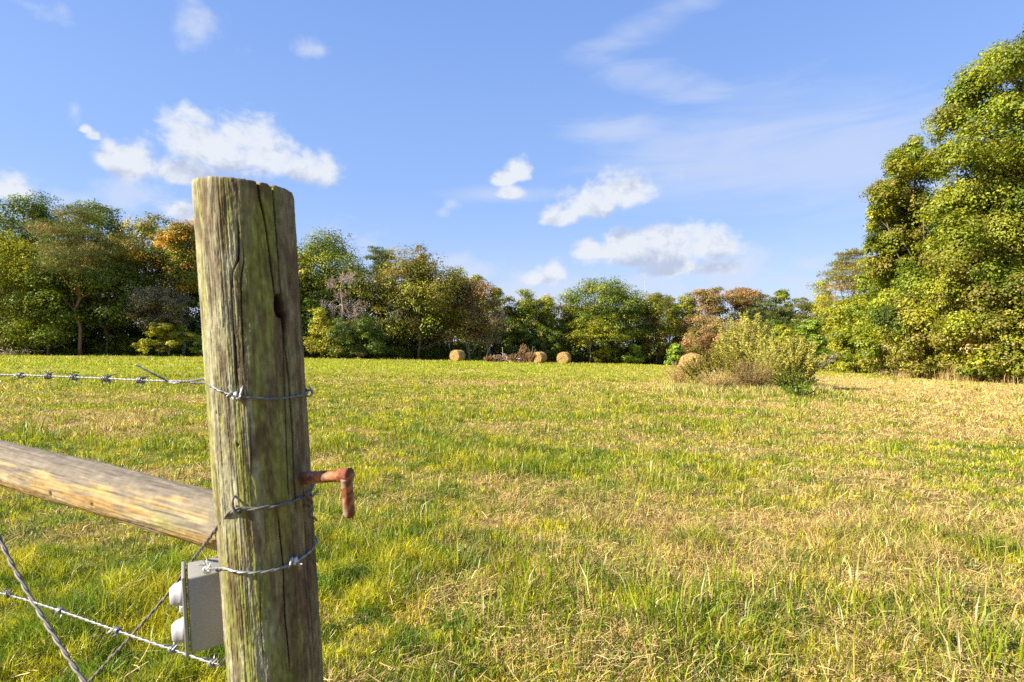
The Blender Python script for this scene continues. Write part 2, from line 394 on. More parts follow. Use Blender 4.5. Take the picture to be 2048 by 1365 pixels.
# colour: tan-grey wood, green algae, brown stains
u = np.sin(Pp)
st1 = fbm(Pp * 6, Hh * 17, 12, 4); st2 = fbm(Pp * 40, Hh * 12, 14, 3); bl = fbm(Pp * 3.5, Hh * 9, 15, 4); fine = fbm(Pp * 26, Hh * 60, 18, 3)
tanc = np.array([.35, .31, .195]); pale = np.array([.42, .385, .28]); green = np.array([.235, .225, .04]); brown = np.array([.13, .078, .040]); olive = np.array([.225, .18, .06])
def mixc(a, b, t): return a * (1 - t[..., None]) + b * t[..., None]
c = np.broadcast_to(tanc, Hh.shape + (3,)).copy()
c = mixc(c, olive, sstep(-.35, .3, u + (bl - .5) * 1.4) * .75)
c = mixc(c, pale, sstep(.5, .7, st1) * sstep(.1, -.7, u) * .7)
c = mixc(c, green, sstep(.50, .66, fbm(Pp * 5, Hh * 7, 27, 4) + .10 * np.exp(-((u + .05) / .45) ** 2) + .05 * np.exp(-((Hh - .33) / .08) ** 2)) * .8)
c = mixc(c, np.array([.30, .29, .06]), sstep(.62, .72, fbm(Pp * 11, Hh * 22, 29, 4)) * np.exp(-((u + .15) / .5) ** 2) * .7)
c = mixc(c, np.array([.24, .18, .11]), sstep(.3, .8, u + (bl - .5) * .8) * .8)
c = mixc(c, brown, sstep(.50, .66, st1 * .6 + bl * .4 + .07 * np.exp(-Hh / .05) + .05 * sstep(.2, .9, u)) * .75)
hb, pb = hit(418, 410); c = mixc(c, brown * .9, np.exp(-((Pp - pb) / .33) ** 2 - ((Hh - hb) / .045) ** 2) * sstep(.35, .6, fbm(Pp * 9, Hh * 24, 37, 3)) * .95)
hb, pb = hit(600, 1240); c = mixc(c, brown * .8, np.exp(-((Pp - pb) / .45) ** 2 - ((Hh - hb) / .16) ** 2) * sstep(.4, .6, fbm(Pp * 7, Hh * 8, 38, 3)) * .8)
for (a, b, s) in [(500, 1095, .012), (560, 1070, .01)]:
    hb, pb = hit(a, b); c = mixc(c, np.array([.33, .27, .08]), np.exp(-((Hh - hb) / s) ** 2) * sstep(.4, .6, fbm(Pp * 4, Hh * 4, 39, 2)) * sstep(.6, -.2, u) * .7)
hole_shade = (1 - sstep(.85, 1.12, kd)) * .95; c = mixc(c, np.array([.014, .010, .007]), np.maximum(hole_shade, (1 - sstep(.8, 1.1, kd2)) * .9))  # shade of the knot hole and the slot below, painted near-black
c = .84 * c * np.array([.96, 1.0, .96]) * (.84 + .32 * st2)[..., None] * (.62 + .76 * fine)[..., None] * (.55 + .9 * fbm(Pp * 15, Hh * 120, 66, 4))[..., None]
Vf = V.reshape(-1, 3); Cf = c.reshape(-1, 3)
# end grain cap (faces up, rings)
ncap = 9; capv = []; capc = []
top = V[0]; ctr = top.mean(0)
for k in range(1, ncap + 1):
    s = 1 - k / ncap
    capv.append(ctr + (top - ctr) * s + pax * (.004 * np.sin(k * 2.1) * (s > 0)) * (hash2(np.arange(nph) // 3, np.full(nph, k), 5)[:, None] - .3) * .6)
    capc.append(np.broadcast_to(np.array([.24, .2, .14]) * (.7 if k % 2 else 1.1), (nph, 3)))
base = len(Vf); capv = np.concatenate(capv); fs = [q]
prev = np.arange(nph)
for k in range(ncap):
    cur = base + k * nph + np.arange(nph); fs.append(np.stack([prev, cur, np.roll(cur, -1), np.roll(prev, -1)], -1)); prev = cur
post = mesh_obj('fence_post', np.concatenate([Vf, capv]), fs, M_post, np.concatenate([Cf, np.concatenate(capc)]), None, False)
tag(post, 'thick cracked round wooden post with green algae, in the near foreground', 'fence post')

# ------------------------------------------------------------------ fence rail
fe0 = np.array([X(440, .875), .875]); fdir = nrm(np.array([X(0, 1.18), 1.18]) - fe0)
def FP(px, py):
    d = np.array([(px - CX) / F, 1.]); n = np.array([-fdir[1], fdir[0]])
    t = (fe0 @ n) / (d @ n); return np.array([d[0] * t, t, CZ + (HY - py) / F * t])
ra = P(440, 1042, .885); rb = P(0, 923, 1.185); rdir = nrm(rb - ra)
RL = 1.02; RR = .0418
e1 = nrm(np.cross(rdir, [0, 0, 1.])); e2 = np.cross(e1, rdir)      # e2 up
if np.dot(e1, -ra) < 0: e1 = -e1
nt_, nl = 150, 420
th = np.arange(nt_) / nt_ * 2 * np.pi - np.pi; ls = np.concatenate([np.linspace(-.048, .8, 330), np.linspace(.8, RL, 41)[1:]]); nl = len(ls)
Ll, Tt = np.meshgrid(ls, th, indexing='ij')                         # th=0 faces camera, pi/2 is up
dsp = (fbm(Ll * 3, Tt * 2, 4, 3) - .5) * .007 + (fbm(Ll * 16, Tt * 16, 6, 4) - .5) * .0030 + (fbm(Ll * 90, Tt * 10, 16, 3) - .5) * .0014
for l0, l1, t0, t1, w, dep in [(.0, .5, .35, .42, .0011, .006), (.35, 1.2, .52, .60, .0011, .006), (.1, .3, .75, .7, .0009, .003), (.0, .18, .18, .2, .0008, .003)]:
    tc_ = t0 + (t1 - t0) * (Ll - l0) / (l1 - l0) + (fbm(Ll * 14, Ll * 0, 9, 2) - .5) * .1
    dsp -= dep * np.exp(-((Tt - tc_) * RR / w) ** 2) * sstep(l0 - .02, l0 + .04, Ll) * (1 - sstep(l1 - .05, l1 + .02, Ll))
for l0, t0, s in [(.60, .18, .014), (.40, -.35, .006), (.27, -.30, .005)]:
    kk = np.sqrt((Ll - l0) ** 2 + ((Tt - t0) * RR * .9) ** 2); dsp -= .004 * (1 - sstep(.3 * s, s, kk)) * (.4 + fbm(Ll * 90, Tt * 8, 3, 2))
rr = RR + dsp
V = ra + rdir * Ll[..., None] + rr[..., None] * (np.cos(Tt)[..., None] * e1 + np.sin(Tt)[..., None] * e2)
grey = np.array([.27, .225, .165]); yel = np.array([.56, .38, .155]); pal = np.array([.55, .45, .29]); dk = np.array([.12, .095, .07])
nb = fbm(Ll * 7, Tt * 1.6, 51, 4); nb2 = fbm(Ll * 16, Tt * 7, 52, 4)
c = np.broadcast_to(yel, Ll.shape + (3,)).copy()
c = mixc(c, pal, sstep(.45, .65, nb) * .8)
c = mixc(c, grey, sstep(.0, .6, Tt + (nb2 - .5) * 1.5 + (nb - .5) * .8))
c = mixc(c, dk * 1.6, sstep(.55, .75, nb2) * sstep(.5, 1.1, Tt) * .7)
c = mixc(c, np.array([.45, .24, .08]), sstep(.60, .72, fbm(Ll * 11, Tt * 5, 55, 3)) * .5 * sstep(.35, -.1, Tt))
c = mixc(c, dk, np.exp(-((Ll - .60) / .012) ** 2 - ((Tt - .18) / .2) ** 2) * .8)
c = mixc(c, np.array([.50, .50, .14]), np.exp(-((Ll - .09) / .05) ** 2 - ((Tt + .15) / .3) ** 2) * sstep(.4, .6, nb2) * .7)
c = mixc(c, np.array([.2, .17, .13]), sstep(-.75, -1.15, Tt) * sstep(.35, .6, nb2) * .6)
c = .58 * c * (.55 + .9 * fbm(Ll * 22, Tt * 26, 57, 4))[..., None]
i = np.arange(nl - 1)[:, None] * nt_; j = np.arange(nt_)[None]; j2 = (j + 1) % nt_
q = np.stack([i + j, i + j2, i + nt_ + j2, i + nt_ + j], -1).reshape(-1, 4)
Vf = np.concatenate([V.reshape(-1, 3), [V[0].mean(0)], [V[-1].mean(0)]]); nv = nl * nt_; jj = np.arange(nt_)
caps = [np.stack([np.full(nt_, nv), (jj + 1) % nt_, jj], -1), np.stack([np.full(nt_, nv + 1), (nl - 1) * nt_ + jj, (nl - 1) * nt_ + (jj + 1) % nt_], -1)]
rail = mesh_obj('fence_rail', Vf, [q] + caps, M_rail, np.concatenate([c.reshape(-1, 3), [[.3, .24, .14]] * 2]), None, True)
tag(rail, 'horizontal round wooden rail, grey on top and yellow below, joining the near post', 'fence rail')

# ------------------------------------------------------------------ wires
def twisted(mb, path, rs, rh, pitch, col, k=7):
    p, s = resample(smooth_path(path, 2), pitch / 14)
    t = nrm(np.gradient(p, axis=0)); up = np.array([0, 0, 1.])
    u = nrm(np.cross(t, up) + 1e-6); v = np.cross(u, t)
    for ph0 in (0, np.pi):
        a = s / pitch * 2 * np.pi + ph0
        q_ = p + rh * (np.cos(a)[:, None] * u + np.sin(a)[:, None] * v)
        vv, ff = tube(q_, rs, k)
        jit = .85 + .3 * fbm(np.repeat(s, k) * 60, np.repeat(s, k) * 0 + ph0, 77, 2)
        jit = np.concatenate([jit, [1, 1]])[:, None]
        mb.add(vv, ff, np.asarray(col) * jit)
def barb(parent, p, t, mat, col, rs=.0012, L=.013, seed=0):
    r_ = np.random.default_rng(seed + 5); t = nrm(np.asarray(t, float)); u = nrm(np.cross(t, [0, .2, 1.])); v = np.cross(u, t)
    b = MB()
    for s in (0, 1):
        a0 = r_.uniform(0, 6.28); a = np.linspace(a0, a0 + 2 * np.pi * 1.6, 26); rad = .0044 + .0006 * s
        coil = p + t * (np.linspace(-.004, .004, 26) + (s - .5) * .003)[:, None] + rad * (np.cos(a)[:, None] * u + np.sin(a)[:, None] * v)
        d0 = nrm(np.sin(a[0]) * u - np.cos(a[0]) * v + t * -.35); d1 = nrm(-np.sin(a[-1]) * u + np.cos(a[-1]) * v + t * .35)
        pts = np.concatenate([[coil[0] + d0 * L], [coil[0] + d0 * L * .5], coil, [coil[-1] + d1 * L * .5], [coil[-1] + d1 * L]])
        rr_ = np.full(len(pts), rs); rr_[0] = rr_[-1] = rs * .3
        vv, ff = tube(pts, rr_, 6); b.add(vv, ff, col)
    return b.build('barb', mat, parent, True)
def front(pts, lift=.003):
    return [tuple(hit(a, b)) + (PR + lift,) for a, b in pts]
def arc(h0, p0, h1, p1, n=10, r=PR + .0035):
    t = np.linspace(0, 1, n)[1:-1]; return PS(h0 + (h1 - h0) * t, p0 + (p1 - p0) * t, r)
GALV = np.array([.62, .63, .64]); DULL = np.array([.36, .36, .37]); OLDW = np.array([.15, .135, .12])

# upper barbed strand: in from the left, round behind, over the front, tied back on itself
fr = front([(616, 786), (590, 793), (555, 797), (515, 797), (480, 792), (450, 784), (428, 773)], .0035)
frp = [PS(h, p, r) for h, p, r in fr]
left = [FP(-900, 742), FP(-420, 744), FP(0, 749), FP(150, 755), (FP(300, 762))]
aL = hit(420, 762); 
s0 = PS(aL[0], -1.75, PR + .004)
path = left + [FP(380, 764)] + [s0] + list(arc(aL[0], -1.75, fr[0][0], fr[0][1] - 2 * np.pi, 14)) + frp
eL = PS(fr[-1][0] - .002, -1.75, PR + .005)
path += [eL, FP(395, 766) + [0, -.004, -.002], FP(372, 768) + [0, .004, .004], FP(350, 768) + [0, -.005, 0], FP(338, 764), FP(322, 748) + [0, -.02, 0], FP(299, 729) + [0, -.035, 0]]
w1 = empty('barbed_wire', FP(200, 757)); m = MB(); twisted(m, path, .00112, .0007, .026, GALV * .27)
m.build('strand', M_galv, w1, True)
tag(w1, 'top strand of barbed wire with a loose end, looped highest on the near post', 'barbed wire')
for k, (a, b) in enumerate([(42, 751), (97, 753), (150, 755), (213, 758), (282, 761)]):
    barb(w1, FP(a, b), [fdir[0], fdir[1], 0], M_galv, DULL * .5, seed=k)
h_, p_ = hit(474, 791); barb(w1, PS(h_, p_, PR + .004), pe1, M_galv, GALV * .85, seed=31)
h_, p_ = hit(612, 787); barb(w1, PS(h_, p_, PR + .004), pe1 * .3 - pe2, M_galv, DULL * .6, rs=.0009, L=.009, seed=34)

# middle loop and diagonal brace wire
fr = front([(628, 972), (606, 994), (570, 1007), (530, 1015), (500, 1017), (478, 1015)], .0035)
bp0 = PS(fr[0][0], fr[0][1], PR + .004)
path = [PS(aL[0] + .17, 3.3, PR + .004), PS(fr[0][0] - .005, 2.4, PR + .004), PS(fr[0][0] - .004, 1.9, PR + .004)] + [PS(h, p, r) for h, p, r in fr]
path += [PS(*hit(462, 1024), PR + .004), P(442, 1045, .785), P(424, 1070, .81), P(407, 1093, .85), P(388, 1117, .930), P(350, 1172, .955), P(330, 1196, .965), FP(260, 1276), FP(176, 1366), FP(60, 1490), FP(-60, 1620)]
w2 = empty('brace_wire', FP(300, 1230)); m = MB(); twisted(m, path, .0017, .0012, .046, OLDW)
m.build('strand', M_old, w2, True)
tag(w2, 'dull twisted wire running from the middle of the near post down behind the grey box', 'brace wire')
m = MB(); cp = [PS(*hit(628, 985), PR + .006), PS(*hit(612, 998), PR + .006), PS(*hit(606, 1008), PR + .010), PS(*hit(618, 1018), PR + .008), PS(*hit(610, 1030), PR + .006), PS(*hit(622, 1034), PR + .004), PS(*hit(632, 1042), PR + .004)]
vv, ff = tube(resample(smooth_path(cp, 2), .003)[0], .0017, 7); m.add(vv, ff, OLDW)
vv, ff = tube(resample(smooth_path([PS(*hit(604, 985), PR + .004), PS(*hit(609, 1000), PR + .012), PS(*hit(616, 1012), PR + .006), PS(*hit(604, 1012), PR + .004)], 2), .003)[0], .0022, 7); m.add(vv, ff, np.array([.16, .09, .06]))
m.build('wire_knot', M_old, w2, True)
m = MB(); h0, p0 = hit(476, 1010)
vv, ff = tube(smooth_path([PS(h0 - .012, p0 - .05, PR - .004), PS(h0 - .011, p0 - .05, PR + .006), PS(h0, p0 - .03, PR + .009), PS(h0 + .010, p0 + .03, PR + .006), PS(h0 + .011, p0 + .03, PR - .004)], 2), .0018, 7); m.add(vv, ff, OLDW)
m.build('staple', M_old, w2, True)
w3 = empty('brace_wire', FP(100, 1240)); m = MB()
twisted(m, [FP(-260, 500), FP(-130, 800), FP(0, 1082), FP(40, 1160), FP(90, 1245), FP(168, 1366), FP(250, 1480), FP(330, 1600)], .0026, .0020, .070, OLDW * 1.15)
m.build('strand', M_old, w3, True)
tag(w3, 'thick twisted grey wire slanting down at the bottom left, clear of the post', 'brace wire')

# lower barbed loop round the post
fr = front([(450, 1134), (475, 1142), (505, 1144), (540, 1141), (575, 1130), (610, 1110), (634, 1086)], .0035)
w4p = [FP(420, 1122) + [.0, -.02, .006], FP(432, 1122) + [.01, -.045, .004]] + [PS(h, p, r) for h, p, r in fr] + list(arc(fr[-1][0], fr[-1][1], fr[-1][0] - .02, 2 * np.pi - 2.1, 12))
w4 = empty('barbed_wire', PS(fr[3][0], fr[3][1])); m = MB(); twisted(m, w4p, .00122, .0008, .03, GALV * .42)
m.build('strand', M_galv, w4, True)
h_, p_ = hit(585, 1121); barb(w4, PS(h_, p_, PR + .0045), pe1, M_galv, GALV, seed=12)
barb(w4, w4p[1], [1, -.5, 0], M_galv, GALV * .9, seed=15)
tag(w4, 'bright barbed wire loop tied round the near post just above the grey box', 'barbed wire')
# lower barbed strand
h_, p_ = hit(458, 1334)
w5p = [FP(-700, 1060), FP(-300, 1120), FP(5, 1186), FP(120, 1222), FP(250, 1268), FP(380, 1312), FP(448, 1336), PS(h_, -1.7, PR + .003), PS(h_, -2.6, PR + .003)]
w5 = empty('barbed_wire', FP(200, 1250)); m = MB(); twisted(m, w5p, .0015, .0010, .040, GALV * .27)
m.build('strand', M_galv, w5, True)
for k, (a, b) in enumerate([(16, 1190), (120, 1222), (235, 1262), (345, 1300), (425, 1327)]):
    barb(w5, FP(a, b), [fdir[0], fdir[1], 0], M_galv, GALV * .5, rs=.0014, seed=40 + k)
tag(w5, 'pale barbed wire strand running low across the bottom left corner, below the rail', 'barbed wire')

# ------------------------------------------------------------------ outlet box
def rbox(c, u, v, w, su, sv, sw, bev, n=2):
    """bevelled box centred c, half sizes su sv sw along unit axes"""
    import bmesh
    bm = bmesh.new(); bmesh.ops.create_cube(bm, size=2)
    for q_ in bm.verts: q_.co = Vector((q_.co.x * su, q_.co.y * sv, q_.co.z * sw))
    if bev: bmesh.ops.bevel(bm, geom=bm.edges[:], offset=bev, segments=n, affect='EDGES', profile=.5)
    bm.verts.index_update()
    co = np.array([q_.co[:] for q_ in bm.verts]); fs = {}
    for f in bm.faces: fs.setdefault(len(f.verts), []).append([q_.index for q_ in f.verts])
    bm.free()
    return c + co[:, :1] * u + co[:, 1:2] * v + co[:, 2:] * w, [np.array(a) for a in fs.values()]
ba = R(30); bu = np.array([math.cos(ba), math.sin(ba), 0]); bv = np.array([-math.sin(ba), math.cos(ba), 0]); bw = nrm(np.array([.03, .0, 1.])); 
bw = nrm(np.array([-.045, -.02, 1.])); bu = nrm(bu - bw * (bu @ bw)); bv = np.cross(bw, bu)
cTL = P(372, 1158, .835); BW, BD, BH = .052, .074, .112
bc = cTL + bu * BW / 2 + bv * BD / 2 - bw * BH / 2
boxo = empty('outlet_box', bc - bw * BH / 2)
m = MB(); m.add(*rbox(bc + bu * .001, bu, bv, bw, BW / 2, BD / 2, BH / 2, .003, 3), (.26, .252, .235)); m.build('housing', M_box, boxo)
m = MB(); m.add(*rbox(bc - bu * (BW / 2 + .0035), bu, bv, bw, .0025, BD / 2 + .002, BH / 2 + .003, .0015, 2), (.25, .24, .21)); m.build('cover_plate', M_box, boxo)
for s in (1, -1):
    cc = bc - bu * (BW / 2 + .006) + bw * (.0275 * s - .002) - bv * (BD * .5 - .026)
    k = 28; m = MB(); prof = [(0, .0190), (.003, .0190), (.0035, .0178), (.010, .0170), (.0145, .0135), (.0165, .0115), (.017, 0.0001)]
    a = np.arange(k) / k * 2 * np.pi; vs = []
    for dx, rad in prof:
        # flattened lower side, as on a hinged cover
        zz_ = np.sin(a) * rad; zz_ = np.where(zz_ < -rad * .72, -rad * .72, zz_)
        vs.append(cc - bu * dx + bv * (np.cos(a) * rad)[:, None] + bw * zz_[:, None])
    vs = np.concatenate(vs); i = np.arange(len(prof) - 1)[:, None] * k; j = np.arange(k)[None]; j2 = (j + 1) % k
    m.add(vs, [np.stack([i + j, i + j2, i + k + j2, i + k + j], -1).reshape(-1, 4)], (.37, .36, .37)); m.build('outlet_cover', M_box, boxo)
m = MB(); m.add(*rbox(bc - bu * (BW / 2 + .008) + bw * 0, bu, bv, bw, .003, .006, .004, .001, 1), (.66, .65, .64)); m.build('cover_screw', M_box, boxo)
m = MB(); m.add(*rbox(bc + bu * (BW / 2 + .006), bu, bv, bw, .005, BD / 2 - .008, BH / 2 - .004, .001, 1), (.03, .03, .03)); m.build('gap_shade', M_box, boxo)  # black block standing in for the shadow gap between box and post
m = MB(); cb = bc + bu * (BW / 2 - .002) - bv * (BD / 2 - .012) - bw * (BH / 2 - .003)
vv, ff = tube(smooth_path([cb, cb - bw * .02 + bu * .003, cb - bw * .08 + bu * .012, cb - bw * .2 + bu * .018, cb - bw * .45 + bu * .03, cb - bw * .66 + bu * .045], 2), .0042, 10); m.add(vv, ff, (.035, .035, .035)); m.build('cable', M_box, boxo, True)
tag(boxo, 'grey weatherproof outlet box with two round covers mounted on the near post', 'outlet box')

# ------------------------------------------------------------------ rusty hinge pin
hp, pp = hit(607, 957); a0 = PS(hp, pp, PR - .03); a1 = PS(hp, pp, PR + .0)
pend = P(698, 950, .775); pd = nrm(pend - a1)
pin = empty('hinge_pin', a1)
m = MB(); L_ = np.linalg.norm(pend - a1)
pts, s = resample([a1 - pd * .03, a1, pend + pd * .004], .0008)
rad = .0083 + .0003 * np.sin(np.arange(len(pts)) * .5); rad = np.where(s < .030 + .024, .0084 + .0008 * np.sin(s / .0022 * 2 * np.pi), rad)
rad = np.where(s > .03 + L_ * .82, .0098, rad); rad[-4:] *= np.array([.97, .9, .78, .55])
vv, ff = tube(pts, rad, 24)
n_ = fbm(vv[:, 0] * 70, vv[:, 2] * 110 + vv[:, 1] * 50, 3, 4)[:, None]
ru = np.array([.36, .135, .05]); rd = np.array([.17, .05, .025]); rg = np.array([.26, .20, .16])
cc = ru * sstep(.40, .55, n_) + rd * (1 - sstep(.40, .55, n_)); cc = cc * (1 - sstep(.62, .68, n_)) + rg * sstep(.62, .68, n_)
m.add(vv + nrm(vv - pend) * 0, ff, cc); m.build('threaded_shank', M_rust, pin, True)
m = MB(); t0 = P(693, 956, .775); t1 = P(699, 1033, .787)
pts, s = resample([t0, t1], .002); rad = np.full(len(pts), .0078); rad[:3] = [.0088, .0086, .0082]; rad[-2:] = [.0074, .006]
vv, ff = tube(pts, rad, 20); n_ = fbm(vv[:, 0] * 220 + vv[:, 1] * 90, vv[:, 2] * 120, 13, 4)[:, None]
cc = ru * sstep(.42, .55, n_) + rd * (1 - sstep(.42, .55, n_)); cc = cc * (1 - sstep(.6, .66, n_)) + rg * .9 * sstep(.6, .66, n_)
m.add(vv, ff, cc); m.build('pivot_rod', M_rust, pin, True)
tag(pin, 'rusty orange L-shaped gate hinge pin sticking out of the near post', 'hinge pin')

# ------------------------------------------------------------------ foliage tools
def pal(*cw):
    c = np.array([a for a, b in cw]); w = np.array([b for a, b in cw], float); return c, w / w.sum()
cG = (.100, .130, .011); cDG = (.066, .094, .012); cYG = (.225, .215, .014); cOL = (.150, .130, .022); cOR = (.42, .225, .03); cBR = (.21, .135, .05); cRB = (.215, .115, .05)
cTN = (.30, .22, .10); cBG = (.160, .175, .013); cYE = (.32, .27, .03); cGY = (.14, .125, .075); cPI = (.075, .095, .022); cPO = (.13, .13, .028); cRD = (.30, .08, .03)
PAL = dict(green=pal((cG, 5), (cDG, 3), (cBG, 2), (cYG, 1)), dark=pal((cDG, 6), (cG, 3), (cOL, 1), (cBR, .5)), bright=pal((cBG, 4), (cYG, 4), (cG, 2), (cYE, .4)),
           yellow=pal((cYG, 5), (cYE, 3), (cBG, 2)), olive=pal((cOL, 6), (cG, 2), (cYG, 1), (cBR, 1)), orange=pal((cOR, 2.6), (cG, 3.5), (cOL, 3), (cYE, 1.6), (cRB, .3)),
           brown=pal((cBR, 5), (cOL, 2), (cTN, 1.5), (cRB, 1)), redbrown=pal((cRB, 3.5), (cBR, 4), (cOL, 2.5)), pine=pal((cPI, 6), (cPO, 3), (cDG, 2)), pineolive=pal((cPO, 5), (cPI, 3), (cBR, 1)),
           pinebrown=pal((cPO, 4), (cBR, 3), (cYG, 1)), grey=pal((cGY, 5), (cBR, 2), (cOL, 1)), big=pal((cBG, 6), (cG, 4), (cYG, 1.4), (cOL, .8), (cDG, .6)), bigolive=pal((cOL, 6), (cYG, 1.2), (cBG, 3), (cTN, .4), (cG, 1)),
           feather=pal(((.46, .42, .07), 5), ((.34, .34, .05), 3), ((.50, .42, .14), 2)), gold=pal((cYE, 5), ((.22, .2, .03), 4), (cOL, 2)), wheat=pal(((.42, .31, .11), 5), ((.50, .38, .15), 3), (cBR, 1)),
           dock=pal(((.32, .18, .09), 5), ((.23, .115, .055), 2.5), ((.40, .27, .14), 3)), red=pal((cRD, 5), (cRB, 2), (cTN, 1), (cOL, 1)), lime=pal(((.14, .21, .02), 5), ((.19, .24, .025), 4), (cG, 1)))

def leaf_quads(rg, ctr, nor, size, elong, tdir=None):
    n = len(ctr)
    t = rg.normal(size=(n, 3)) if tdir is None else tdir + rg.normal(size=(n, 3)) * .35
    t = nrm(t - nor * np.sum(t * nor, 1)[:, None]); b = np.cross(nor, t)
    L = (size * (.6 + .8 * rg.random(n)))[:, None]; Wd = L * elong
    fold = nor * (L * .12)
    v = np.stack([ctr - t * L * .5, ctr + b * Wd * .5 + fold, ctr + t * L * .5, ctr - b * Wd * .5 + fold], 1).reshape(-1, 3)
    return v, np.arange(4 * n).reshape(-1, 4)
def crown(mb, rg, cl, rc, n, size, palette, elong=.62, squash=.75, needles=False, mixp=.88, subs=10):
    cl = np.asarray(cl); rc = np.asarray(rc); N = len(cl)
    if subs:
        k = subs; ds = nrm(rg.normal(size=(N, k, 3))); ds[..., 2] = np.where(ds[..., 2] < -.35, -ds[..., 2], ds[..., 2])
        o_ = ds * (rc[:, None] * rg.uniform(.55, .95, (N, k)))[..., None]; o_[..., 2] *= squash
        lob = np.repeat(nrm(np.where(np.abs(ds) > -1, ds, ds)).reshape(-1, 3), 1, 0)
        cl = (cl[:, None] + o_).reshape(-1, 3); rc = (rc[:, None] * rg.uniform(.34, .58, (N, k))).ravel(); parent = np.repeat(np.arange(N), k); N = len(cl)
    else: parent = np.arange(N); lob = None
    pr = rc ** 2; idx = rg.choice(N, n, p=pr / pr.sum())
    d = nrm(rg.normal(size=(n, 3))); d[:, 2] = np.where((d[:, 2] < -.25) & (rg.random(n) < .6), -d[:, 2], d[:, 2])
    rad = rc[idx] * rg.random(n) ** .34 * (.85 + .3 * rg.random(n))
    off = d * rad[:, None]; off[:, 2] *= squash
    ctr = cl[idx] + off
    if needles:
        nor = nrm(rg.normal(size=(n, 3)) + d * .3); td = nrm(d + [0, 0, .5]); v, f = leaf_quads(rg, ctr, nor, size, elong, td)
    else:
        nor = nrm(d * .8 + (lob[idx] * .75 if lob is not None else 0) + rg.normal(size=(n, 3)) * .42 + [0, 0, .2]); v, f = leaf_quads(rg, ctr, nor, size, elong)
    pc, pw = palette; c0_ = rg.choice(len(pc), int(parent.max()) + 1, p=pw)[parent]; ci = np.where(rg.random(N) < .6, c0_, rg.choice(len(pc), N, p=pw)); li = np.where(rg.random(n) < mixp, ci[idx], rg.choice(len(pc), n, p=pw))
    cb = 1.5 * np.exp(rg.normal(0, .20, N))
    c = pc[li] * cb[idx][:, None] * np.exp(rg.normal(0, .15, n))[:, None]
    mb.add(v, [f], np.repeat(c, 4, 0))
PROF = dict(round=lambda t: np.sqrt(np.clip(1 - ((t - .44) / .57) ** 2, 0.02, 1)), tall=lambda t: np.clip(1 - np.abs((t - .4) / .62) ** 3, .03, 1) ** .6,
            cone=lambda t: np.clip(1.02 - t, 0, 1) ** .75 * np.minimum(1, t * 4 + .45), umbrella=lambda t: .42 + .58 * np.exp(-((t - .86) / .2) ** 2) * np.sqrt(np.clip(1.03 - t, 0, 1) / .17).clip(0, 1),
            bush=lambda t: np.sqrt(np.clip(1.01 - t * t, 0, 1)), full=lambda t: np.clip(1 - np.abs((t - .3) / .75) ** 2.6, .03, 1) ** .7,
            egg=lambda t: np.sqrt(np.clip(1 - ((t - .34) / .68) ** 2, .02, 1)))
def limb(mb, a, b, r0, r1, col, rg, sag=.12, k=5, n=6):
    a = np.asarray(a); b = np.asarray(b); L = np.linalg.norm(b - a); t = np.linspace(0, 1, n)[:, None]
    mid = rg.normal(size=3) * L * sag; p = a + (b - a) * t + mid * (4 * t * (1 - t)) * .5 + rg.normal(size=(n, 3)) * L * .012
    p[0] = a; p[-1] = b
    mb.add(*tube(p, np.linspace(r0, r1, n), k), col)
    return p

